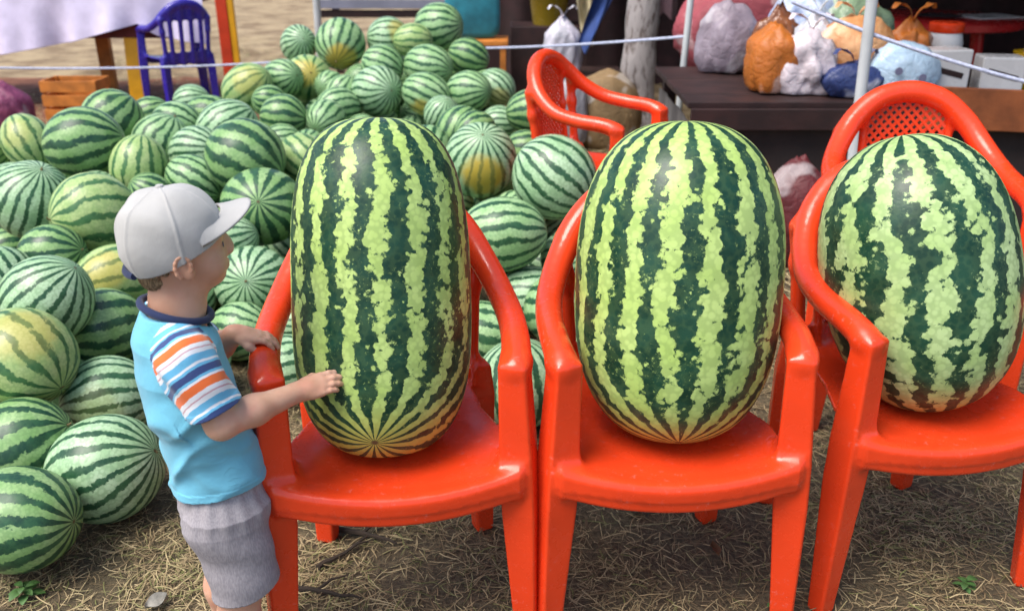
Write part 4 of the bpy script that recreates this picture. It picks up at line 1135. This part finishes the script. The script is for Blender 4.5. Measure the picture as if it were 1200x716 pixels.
def bottle(c, r, h, mat, label):
    e = empty('bottle', c); tag(e, label, 'bottle')
    mb = MB(); mb.lathe([(r * .9, 0), (r, h * .04), (r, h * .6), (r * .8, h * .72), (r * .38, h * .84), (r * .36, h * .94)], 20); mb.build('glass_body', mat, e)
    mb = MB(); mb.lathe([(r * .42, h * .94), (r * .42, h)], 16); mb.build('cap', M['red_paint'], e)
M['green_glass'] = NT('green_plastic').set((.03, .20, .05), .25)
M['black_plastic'] = NT('black_plastic').set((.012, .012, .015), .4)

# ---- soft bags: crumpled closed sacks
def bag_mat(name, col, rough=.28, col2=None):
    t = NT(name); o = t.obj(); n = t.noise(o, 9.0, 5.0, None, .65)
    c = t.mix(t.step(n, .35, .65), tuple(x * .8 for x in col), col2 or col)
    vo = t.n('ShaderNodeTexVoronoi', feature='DISTANCE_TO_EDGE'); wp = t.n('ShaderNodeVectorMath', operation='ADD')
    nz = t.n('ShaderNodeTexNoise'); nz.inputs['Scale'].default_value = 7.0; t.put(nz.inputs['Vector'], o)
    sc = t.n('ShaderNodeVectorMath', operation='SCALE'); t.put(sc.inputs[0], nz.outputs['Color']); sc.inputs['Scale'].default_value = .18
    t.put(wp.inputs[0], o); t.put(wp.inputs[1], sc.outputs[0]); t.put(vo.inputs['Vector'], wp.outputs[0]); vo.inputs['Scale'].default_value = 17.0
    cre = t.step(vo.outputs['Distance'], 0.0, .22)
    pr = t.math('MULTIPLY', t.step(t.noise(o, 5.0, 2.0), .54, .60), .5)      # printed patches
    c = t.mix(pr, c, tuple(.35 * x + .5 for x in col) if sum(col) < 1.6 else tuple(.55 * x for x in col))
    t.bump(t.math('ADD', t.math('MULTIPLY', cre, .15), n), .4, .025)
    return t.set(c, rough, **{'Subsurface Weight': .3, 'Subsurface Radius': (.04, .03, .03)})
def bag(name, c, r, mat, label, cat, seed, tie=True, crumple=.10, rz=0.0):
    """c is the centre of its base"""
    bm = bmesh.new(); bmesh.ops.create_icosphere(bm, subdivisions=4, radius=1)
    g_ = random.Random(seed); ph = [g_.uniform(0, 6.28) for _ in range(20)]
    for v in bm.verts:
        p = v.co.copy(); d = 1
        for k in range(5):
            w = 2.1 * 1.7 ** k
            d += crumple / (1.25 ** k) * (abs(math.sin(w * p.x + ph[k] + 1.4 * math.sin(w * .6 * p.z + ph[k + 6]))) * math.cos(w * p.y + ph[k + 12]) - .2)
        q = p * d
        if q.z < -.62: q.z = -.62 - (q.z + .62) * -.12
        if tie and q.z > .45:
            t = (q.z - .45); s = max(.30, 1 - 1.3 * t); q.x *= s; q.y *= s; q.z = .45 + t * .8
        v.co = Vector((q.x * r[0], q.y * r[1], (q.z + .66) * r[2]))
    me = bpy.data.meshes.new(name); bm.to_mesh(me); bm.free()
    me.polygons.foreach_set('use_smooth', [True] * len(me.polygons))
    o = link(name, me, None, mat); o.location = c; o.rotation_euler = (0, 0, rz)
    if name == 'plastic_bag':
        zt = max(v.co.z for v in me.vertices)
        for sg in (-1, 1):                         # the two carrier loops, flopped to either side
            vv, ff = [], []
            for k in range(8):
                t = k / 7; w = .028 * (1 - .5 * t) * (1 + .3 * math.sin(6 * t + seed)); a = sg * (.10 * t) ; z = zt - .03 + .085 * math.sin(2.4 * t) 
                for j in (-1, 0, 1): vv.append((a + .01 * math.sin(4 * t + j), j * w, z + .012 * abs(j) * math.sin(9 * t)))
            for k in range(7):
                for j in (0, 1): q = k * 3 + j; ff.append((q, q + 1, q + 4, q + 3))
            m2 = MB(); m2.add(vv, ff, True); m2.build('handle', mat, o)
    return tag(o, label, cat)
M['magenta'] = bag_mat('magenta_bag', (.16, .02, .08), .45, (.30, .07, .15))
bag('sack', (-3.70, 6.55, 0), (.2, .18, .28), M['magenta'], 'magenta bag on the ground at the left edge behind the heap', 'bag', 1)

# ---- far dark table with grey board and thin pole
M['grey_paint'] = plain('grey_blue_paint', (.22, .23, .30), .5, .1, 6)
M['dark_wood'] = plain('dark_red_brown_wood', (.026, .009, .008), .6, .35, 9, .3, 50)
ft = empty('market_bench', (-1.15, 9.4, 0)); tag(ft, 'dark bench with a grey front board far behind the heap', 'bench')
def fb(name, mat, c, d): mb = MB(); mb.box(c, d, None, .004); return mb.build(name, mat, ft)
fb('top_board', M['dark_wood'], (0, 0, .86), (1.45, .5, .10))
fb('front_board', M['grey_paint'], (0, -.262, .722), (1.45, .022, .085))
fb('lower_board', M['dark_wood'], (0, -.24, .63), (1.45, .022, .07))
for sx in (-.64, .68):
    fb('leg', M['dark_wood'], (sx, .15, .40), (.07, .07, .80)); 
fb('leg', M['dark_wood'], (.60, -.15, .40), (.07, .07, .80))
M['white_pipe'] = plain('grey_white_pipe', (.50, .53, .54), .4, .1, 5)
def pole(pts, r, label):
    mb = MB(); mb.tube(pts, r, 14); tag(mb.build('tent_pole', M['white_pipe']), label, 'pole', 'thin pale tent poles')
pole([(-1.80, 8.6, 0), (-1.74, 8.55, 2.4)], .034, 'thin grey pole at the far left end of the heap crest')
pole([(.995, 5.45, 0), (1.085, 5.47, 2.45)], .020, 'thin pale pole rising behind the middle giant watermelon')
pole([(1.47, 3.75, 0), (1.395, 3.76, 2.45)], .023, 'pale pole standing behind the lattice backed armchair')

# ---- teal cushion on a small wooden stool
M['teal'] = cloth('teal_cloth', (.012, .15, .20), .2, 200, .3)
sx_, sy_ = -.28, 7.35
stool = empty('wooden_stool', (sx_, sy_, 0)); tag(stool, 'low brown wooden stool under the teal cushion', 'stool')
mb = MB(); mb.box((0, 0, .60), (.50, .36, .035), None, .004); mb.build('seat', M['orange_wood'], stool)
for a in (-.21, .21):
    for b in (-.14, .14): mb = MB(); mb.box((a, b, .291), (.045, .045, .582), None, .003); mb.build('leg', M['orange_wood'], stool)
mb = MB(); mb.box((0, -.14, .36), (.374, .03, .04), None, .003); mb.build('stretcher', M['orange_wood'], stool)
bm = bmesh.new(); bmesh.ops.create_cube(bm, size=1); bmesh.ops.subdivide_edges(bm, edges=bm.edges[:], cuts=9, use_grid_fill=True)
for v in bm.verts:
    p = v.co * 2; e = (abs(p.x) ** 5 + abs(p.z) ** 5) ** .2
    puff = max(0, 1 - e * .92) ** .45; sc = 1 / max((abs(p.x) ** 6 + abs(p.z) ** 6) ** (1 / 6), max(abs(p.x), abs(p.z)), 1e-6) * max(abs(p.x), abs(p.z))
    v.co = Vector((p.x * sc * .215, p.y * (.028 + .05 * puff), p.z * sc * .20 + .2))
me = bpy.data.meshes.new('cushion'); bm.to_mesh(me); bm.free(); me.polygons.foreach_set('use_smooth', [True] * len(me.polygons))
o = link('cushion', me, None, M['teal']); o.location = (sx_ - .03, sy_ + .0, .622); o.rotation_euler = (R_(-6), 0, R_(4))
tag(o, 'teal cushion standing on the low wooden stool', 'cushion')

# ================================================================ BEHIND, RIGHT: SHADED STALL
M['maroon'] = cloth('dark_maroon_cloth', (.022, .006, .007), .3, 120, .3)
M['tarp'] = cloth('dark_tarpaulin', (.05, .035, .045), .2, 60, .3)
M['shade_cloth'] = cloth('brown_shade_cloth', (.016, .008, .007), .3, 120, .3)
def curtain(name, p0, p1, z0, z1, amp, freq, mat, label, cat, seed=0):
    p0, p1 = Vector(p0), Vector(p1); L = (p1 - p0).length; d = (p1 - p0) / L; nn = Vector((-d.y, d.x, 0))
    n = int(L * 40); vv, ff = [], []
    for i in range(n + 1):
        s = L * i / n
        for j in range(9):
            t = j / 8; a = amp * (.4 + .6 * (1 - t)) * (math.sin(freq * s + seed + .5 * math.sin(3 * s)) + .4 * math.sin(2.3 * freq * s + 2))
            q = p0 + d * s + nn * a; vv.append((q.x, q.y, z0 + (z1 - z0) * t))
    for i in range(n):
        for j in range(8): a = i * 9 + j; ff.append((a, a + 9, a + 10, a + 1))
    nv = len(vv); off = nn * .004; vv += [(x + off.x, y + off.y, z) for x, y, z in vv]
    ff += [tuple(q + nv for q in f[::-1]) for f in ff]
    mb = MB(); mb.add(vv, ff, True); return tag(mb.build(name, mat), label, cat)
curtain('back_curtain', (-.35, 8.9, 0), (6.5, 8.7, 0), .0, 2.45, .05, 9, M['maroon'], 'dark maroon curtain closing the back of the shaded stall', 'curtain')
curtain('shade_curtain', (6.4, 3.9, 0), (6.4, 8.6, 0), .0, 2.4, .05, 9, M['maroon'], 'dark maroon curtain added out of view to darken the right side of the stall', 'curtain', 2)  # unseen side wall, added to keep light out of the stall
def shade_canopy(x0, x1, y0, y1, z0, z1, label):  # overhead sheets out of view, added to darken the stall
    vv, ff = [], []; n = 24
    for i in range(n + 1):
        for j in range(n + 1):
            u, v = i / n, j / n
            z = z0 + (z1 - z0) * v - .12 * math.sin(math.pi * u * 2) ** 2 * math.sin(math.pi * v)
            vv.append((x0 + (x1 - x0) * u, y0 + (y1 - y0) * v, z))
    for i in range(n):
        for j in range(n): a = i * (n + 1) + j; ff.append((a, a + n + 1, a + n + 2, a + 1))
    nv = len(vv); vv += [(x, y, z - .005) for x, y, z in vv]; ff = ff + [tuple(q + nv for q in f[::-1]) for f in ff]
    mb = MB(); mb.add(vv, ff, True); tag(mb.build('awning', M['tarp']), label, 'awning')
shade_canopy(1.28, 6.5, 3.55, 9.0, 2.4, 2.5, 'dark tarpaulin awning added out of view to shade the right hand stall')
shade_canopy(-.5, 1.27, 7.4, 9.0, 2.4, 2.5, 'small dark tarpaulin awning added unseen to shade the stall back by the tree')

# counter with its goods
M['plank'] = plain('reddish_plank', (.26, .075, .022), .55, .3, 7, .4, 40)
ctr = empty('market_counter', (2.3, 4.75, 0)); tag(ctr, 'long wooden market counter piled with bags in the shade', 'counter')
def cb(name, mat, c, d, rot=None): mb = MB(); mb.box((c[0] - 2.3, c[1] - 4.75, c[2]), d, rot, .004); return mb.build(name, mat, ctr)
for i in range(5): cb('plank', M['dark_wood'], (2.2, 4.3 + .215 * i, .70 + .002 * (i % 2)), (2.76, .208, .03))
cb('front_board', M['plank'], (2.68, 4.165, .665), (1.55, .03, .19), Matrix.Rotation(R_(2.5), 3, 'Y'))
cb('front_board', M['dark_wood'], (1.36, 4.17, .64), (1.06, .026, .10))
for x in (.9, 2.2, 3.4):
    for y in (4.25, 5.2): cb('leg', M['dark_wood'], (x, y, .341), (.07, .07, .682))
curtain('counter_shade_skirt', (.85, 4.22, 0), (3.55, 4.22, 0), .02, .58, .012, 14, M['shade_cloth'], 'dark cloth standing in for the shade below the market counter', 'cloth', 4)  # near-black sheets put in for the shade under the counter
curtain('counter_shade_skirt', (.855, 5.25, 0), (.855, 4.26, 0), .02, .60, .012, 14, M['shade_cloth'], 'dark cloth standing in for shade at the left end of the market counter', 'cloth', 5)
TOPZ = .719
M['b_orange'] = bag_mat('orange_sack', (.50, .15, .02), .5); M['b_peach'] = bag_mat('peach_bag', (.72, .30, .10), .4, (.80, .45, .22))
M['b_white'] = bag_mat('white_bag', (.70, .62, .66), .35); M['b_blue'] = bag_mat('blue_white_bag', (.35, .48, .80), .4, (.62, .70, .86))
M['b_navy'] = bag_mat('navy_bag', (.025, .045, .16), .5); M['b_grey'] = bag_mat('lavender_grey_bag', (.30, .25, .30), .45)
M['b_pink'] = bag_mat('dusty_red_cushion', (.36, .07, .09), .7); M['b_light'] = bag_mat('light_blue_pouch', (.50, .66, .80), .35)
M['b_maroon'] = bag_mat('dark_red_bag', (.11, .012, .016), .6); M['b_yellow'] = plastic('yellow_plastic', (.75, .45, .01)); M['white_plastic'] = plastic('white_plastic', (.72, .70, .68))
bag('sack', (1.26, 4.45, TOPZ), (.13, .13, .22), M['b_orange'], 'orange sack at the left front corner of the counter', 'bag', 3)
bag('plastic_bag', (1.42, 4.42, TOPZ), (.15, .13, .17), M['b_white'], 'crumpled pinkish white plastic bag beside the orange sack', 'bag', 4, False, .2)
bag('plastic_bag', (1.69, 4.60, TOPZ), (.22, .16, .22), M['b_peach'], 'round peach coloured bag behind the pale pole', 'bag', 5, False, .07)
bag('plastic_bag', (1.62, 4.33, TOPZ), (.17, .10, .10), M['b_navy'], 'low navy blue bag under the peach bag', 'bag', 6, False)
bag('plastic_bag', (1.55, 5.0, TOPZ), (.24, .18, .28), M['b_blue'], 'blue and white plastic bag behind the orange sack', 'bag', 7, False)
bag('sack', (1.17, 5.05, TOPZ), (.17, .14, .22), M['b_grey'], 'lavender grey sack at the left end of the counter', 'bag', 8, False)
bag('sack', (1.42, 5.8, .60), (.45, .2, .36), M['b_pink'], 'dusty red bundle behind the lavender sack', 'bundle', 9, False)
o = bag('pouch', (1.85, 4.33, TOPZ), (.17, .09, .15), M['b_light'], 'light blue pouch printed with two dark round spots', 'pouch', 10, False, .06)
for x, z in ((-.06, .13), (.055, .10)):
    mb = MB(); mb.lathe([(.018, -.0015), (.018, .0015)], 20); s_ = mb.build('printed_spot', NT('spot_print').set((.16, .16, .25), .5), o); s_.location = (x, -.098, z); s_.rotation_euler = (R_(90), 0, 0)
jar = empty('jar', (2.20, 4.72, TOPZ)); tag(jar, 'white plastic jar with a red screw lid on the counter', 'jar')
mb = MB(); mb.lathe([(.085, 0), (.09, .01), (.09, .20), (.082, .235), (.075, .25)], 28); mb.build('jar_body', M['white_plastic'], jar)
mb = MB(); mb.lathe([(.080, .25), (.084, .255), (.084, .292), (.078, .298)], 28); mb.build('lid', M['red_plastic'], jar)
def carton(c, d, rz, label):
    e = empty('carton', c, rz); tag(e, label, 'carton')
    mb = MB(); mb.box((0, 0, d[2] / 2), d, None, .008); mb.build('box_body', M['white_plastic'], e)
    mb = MB(); mb.box((0, -d[1] / 2 - .001, d[2] * .52), (d[0] * .72, .003, .026), Matrix.Rotation(R_(14), 3, 'Y')); mb.build('brown_band', M['dark_wood'], e)
carton((2.06, 4.42, TOPZ), (.24, .14, .21), .1, 'pale carton with a brown band, nearer the blue pouch')
carton((2.37, 4.46, TOPZ), (.20, .14, .17), -.15, 'pale carton with a brown band beside the yellow tub')
tub = empty('tub', (2.62, 4.52, TOPZ)); tag(tub, 'yellow plastic tub with a beige lid at the right edge', 'tub')
mb = MB(); mb.lathe([(.115, 0), (.13, .01), (.145, .17), (.148, .175)], 28); mb.build('tub_body', M['b_yellow'], tub)
mb = MB(); mb.lathe([(.10, .175), (.10, .24), (.09, .245)], 24); mb.build('lid', plastic('beige_plastic', (.55, .42, .30)), tub)
bag('sack', (1.30, 3.98, 0), (.20, .14, .34), M['b_maroon'], 'dark red bag on the ground before the counter', 'bag', 12)
bag('sack', (1.05, 4.0, 0), (.13, .12, .16), M['b_grey'], 'small grey sack on the ground beside the dark red bag', 'bag', 13)

bag('plastic_bag', (1.52, 4.66, TOPZ), (.13, .12, .24), bag_mat('white_blue_bag', (.66, .68, .74)), 'tall white bag squeezed between the peach bag and orange sack', 'bag', 21, True, .2)
bag('plastic_bag', (1.98, 4.62, TOPZ), (.12, .10, .22), M['b_orange'], 'small orange bag behind the light blue pouch', 'bag', 22, True, .22)
bag('plastic_bag', (1.80, 5.0, TOPZ), (.20, .14, .30), bag_mat('green_white_bag', (.30, .42, .26)), 'greenish bag at the back of the counter behind the pale pole', 'bag', 23, True, .2)
bag('plastic_bag', (1.38, 4.85, TOPZ), (.14, .12, .25), bag_mat('brown_sack', (.24, .09, .04)), 'brown bag between the lavender sack and the orange sack', 'bag', 24, True, .2)
# red round table at the back
M['table_plastic'] = plastic('dark_red_plastic', (.60, .03, .03))
rt = empty('round_table', (3.30, 7.2, 0)); tag(rt, 'round red plastic table at the top right, in the stall', 'table')
mb = MB(); mb.lathe([(.56, .735), (.585, .745), (.585, .79), (.57, .80), (.02, .80)], 48); mb.build('tabletop', M['table_plastic'], rt)
for a in range(4):
    c_, s_ = math.cos(.8 + a * 1.571), math.sin(.8 + a * 1.571)
    mb = MB(); mb.tube([(.28 * c_, .28 * s_, .736), (.36 * c_, .36 * s_, 0)], [.05, .03], 10); mb.build('leg', M['table_plastic'], rt)
mb = MB(); mb.lathe([(.02, .0), (.12, .0), (.17, .018), (.175, .02), (.165, .022), (.11, .008), (.02, .006)], 32)
o = mb.build('plate', plain('dark_grey_glaze', (.05, .045, .05), .25)); o.location = (3.20, 7.05, .802); tag(o, 'dark grey plate on the round red table', 'plate')
mb = MB(); mb.box((0, 0, .006), (.42, .3, .008), None, .001); o = mb.build('paper', M['white_plastic']); o.location = (3.62, 7.12, .802); o.rotation_euler = (0, 0, .3); tag(o, 'white paper sheet lying on the round red table', 'paper')

# whitewashed tree trunk
def trunk_mat():
    t = NT('whitewashed_bark'); o = t.obj(); mp = t.n('ShaderNodeMapping'); t.put(mp.inputs[0], o); mp.inputs['Scale'].default_value = (3, 3, .8)
    n = t.noise(mp.outputs[0], 9.0, 6.0, None, .65); t.bump(n, 1.0, .03)
    Z = t.xyz(o)[2]; w = t.step(t.math('ADD', Z, t.math('MULTIPLY', n, .5)), 1.75, 1.6)
    f = t.math('MULTIPLY', t.step(n, .36, .5), w)
    return t.set(t.mix(f, (.12, .085, .07), (.46, .42, .41)), .95)
tree = empty('tree', (.955, 7.0, 0)); tag(tree, 'tree with a whitewashed trunk beside the dark stall', 'tree')
mb = MB(); pts = []; rs = []
for i in range(40):
    z = i * .11; pts.append((.05 * math.sin(z * .7), .04 * math.sin(z * .9 + 1), z)); rs.append(.135 * (1 - .11 * z) + .075 * math.exp(-z * 7) + .006 * math.sin(i * 1.9))
mb.tube(pts, rs, 22); trk = mb.build('trunk', trunk_mat(), tree)
rn = random.Random(5); limbs = MB(); tips = []
for i in range(9):
    a = i * 2.4; z0 = 2.7 + .17 * i; p0 = Vector((.05 * math.sin(z0 * .7), .04 * math.sin(z0 * .9 + 1), z0)); L = rn.uniform(1.1, 1.8)
    pp = [p0, p0 + Vector((math.cos(a) * L * .4, math.sin(a) * L * .4, L * .35)), p0 + Vector((math.cos(a) * L, math.sin(a) * L, L * .62))]
    limbs.tube(pp, [.06, .04, .015], 8); tips += [pp[1].lerp(pp[2], t) for t in (.2, .6, 1)]
limbs.build('limbs', plain('bark', (.10, .075, .06), .95, .3, 12, .6, 40), tree)
g_ = np.random.default_rng(8); n = 9000
tp = np.array([tuple(t) for t in tips]); ci = g_.integers(0, len(tp), n)
P = tp[ci] + g_.normal(0, .33, (n, 3)) * np.array((1, 1, .75)); A = g_.normal(0, 1, (n, 3)); A /= np.linalg.norm(A, axis=1)[:, None]
Bv = np.cross(A, g_.normal(0, 1, (n, 3))); Bv /= np.linalg.norm(Bv, axis=1)[:, None]
sz = g_.uniform(.035, .06, n)[:, None]
V = np.stack([P - A * sz, P + Bv * sz * .5, P + A * sz, P - Bv * sz * .5], 1).reshape(-1, 3)
me = np_mesh('crown', V, np.arange(n * 4).reshape(-1, 4), None, False); cr_ = link('crown', me, tree, plain('tree_leaf', (.06, .11, .03), .6, .4, 3)); cr_['kind'] = 'stuff'

# odds and ends by the trunk
M['blue_cloth'] = cloth('blue_cloth', (.025, .06, .22), .2, 100, .5)
def drape(name, top, w, h, lean, mat, label, cat, seed):
    vv, ff = [], []; n, m = 16, 14
    for i in range(n + 1):
        for j in range(m + 1):
            u, v = i / n - .5, j / m
            vv.append((top[0] + w * u * (1 - .35 * v) + lean * v, top[1] + .04 * math.sin(9 * u + seed) + .03 * math.sin(6 * v + 5 * u), top[2] - h * v + .03 * math.sin(7 * u + seed)))
    for i in range(n):
        for j in range(m): a = i * (m + 1) + j; ff.append((a, a + 1, a + m + 2, a + m + 1))
    nv = len(vv); vv += [(x, y + .006, z) for x, y, z in vv]; ff += [tuple(q + nv for q in f[::-1]) for f in ff]
    mb = MB(); mb.add(vv, ff, True); return tag(mb.build(name, mat), label, cat)
# low table that carries them
lt = empty('side_table', (.48, 6.75, 0)); tag(lt, 'low dark side table between the stool and the tree', 'table')
mb = MB(); mb.box((0, 0, .44), (.66, .5, .03), None, .004); mb.build('tabletop', M['dark_wood'], lt)
for a in (-.29, .29):
    for b in (-.21, .21): mb = MB(); mb.box((a, b, .2125), (.05, .05, .425)); mb.build('leg', M['dark_wood'], lt)
bag('plastic_bag', (.36, 6.62, .456), (.13, .10, .26), bag_mat('pale_bag', (.50, .50, .56), .4, (.66, .62, .70)), 'pale plastic bag with pink mark beside the tree trunk', 'bag', 14, True, .16)

bag('sack', (.66, 6.3, 0), (.26, .2, .33), bag_mat('tan_sack', (.26, .17, .08), .8), 'tan sack on the ground at the foot of the tree', 'bag', 16, False, .06)
bag('sack', (.42, 6.2, 0), (.12, .12, .40), bag_mat('grey_rag', (.33, .32, .36), .7), 'grey rag bag standing behind the sideways armchair', 'bag', 17, True, .16)
bk = empty('bucket', (.30, 7.6, .0)); tag(bk, 'olive yellow bucket standing on a dark box in the stall', 'bucket')
mb = MB(); mb.lathe([(.13, .70), (.17, .98), (.175, .985), (.165, .985), (.125, .72)], 26); mb.build('pail', plastic('olive_plastic', (.22, .15, .012)), bk)
mb = MB(); mb.tube([(-.172, 0, .97)] + [(.172 * -math.cos(t), -.06 * math.sin(t), .97 + .1 * math.sin(t)) for t in [math.pi * k / 10 for k in range(1, 10)]] + [(.172, 0, .97)], .004, 6); mb.build('handle', M['white_pipe'], bk)
db = MB(); db.box((0, 0, .349), (.62, .4, .698), None, .006); o = db.build('storage_box', M['dark_wood']); o.location = (.30, 7.62, 0); tag(o, 'dark wooden box standing under the olive bucket', 'box')
drape('rag', (.56, 7.40, .98), .13, .40, .05, cloth('cream_cloth', (.55, .47, .28), .15, 100, .4), 'cream rag hanging on the box beside the olive bucket', 'cloth', 2)
drape('rag', (.68, 6.55, 1.10), .16, .46, -.17, M['blue_cloth'], 'blue cloth hanging aslant beside the tree trunk', 'cloth', 4)
drape('curtain_strip', (1.32, 8.2, 1.9), .28, 1.2, .04, cloth('mauve_cloth', (.24, .14, .16), .2, 100, .5), 'mauve cloth strip hanging behind the thin pole', 'cloth', 3)
drape('curtain_strip', (1.62, 8.4, 1.9), .12, 1.25, .0, cloth('pale_strip', (.40, .38, .38), .2, 100, .5), 'narrow pale cloth strip hanging in the dark stall', 'cloth', 5)

# ropes
M['rope'] = plain('pale_blue_rope', (.50, .54, .70), .7, .2, 60, .5, 300)
def rope(a, b, sag, r, label):
    a, b = Vector(a), Vector(b); mb = MB()
    mb.tube([a.lerp(b, t / 24) - Vector((0, 0, sag * 4 * (t / 24) * (1 - t / 24))) for t in range(25)], r, 8)
    tag(mb.build('rope', M['rope']), label, 'rope', 'pale blue ropes fencing the stall')
rope((1.025, 5.45, .86), (-.6, 7.2, .56), .02, .008, 'pale rope from the thin pole to the left past the tree trunk')
rope((1.135, 3.82, 1.19), (2.25, 3.60, .86), .03, .008, 'pale blue rope crossing in front of the goods on the counter')
rope((-4.4, 6.3, .58), (-1.77, 6.9, .50), .04, .008, 'pale rope stretched low behind the left part of the heap')
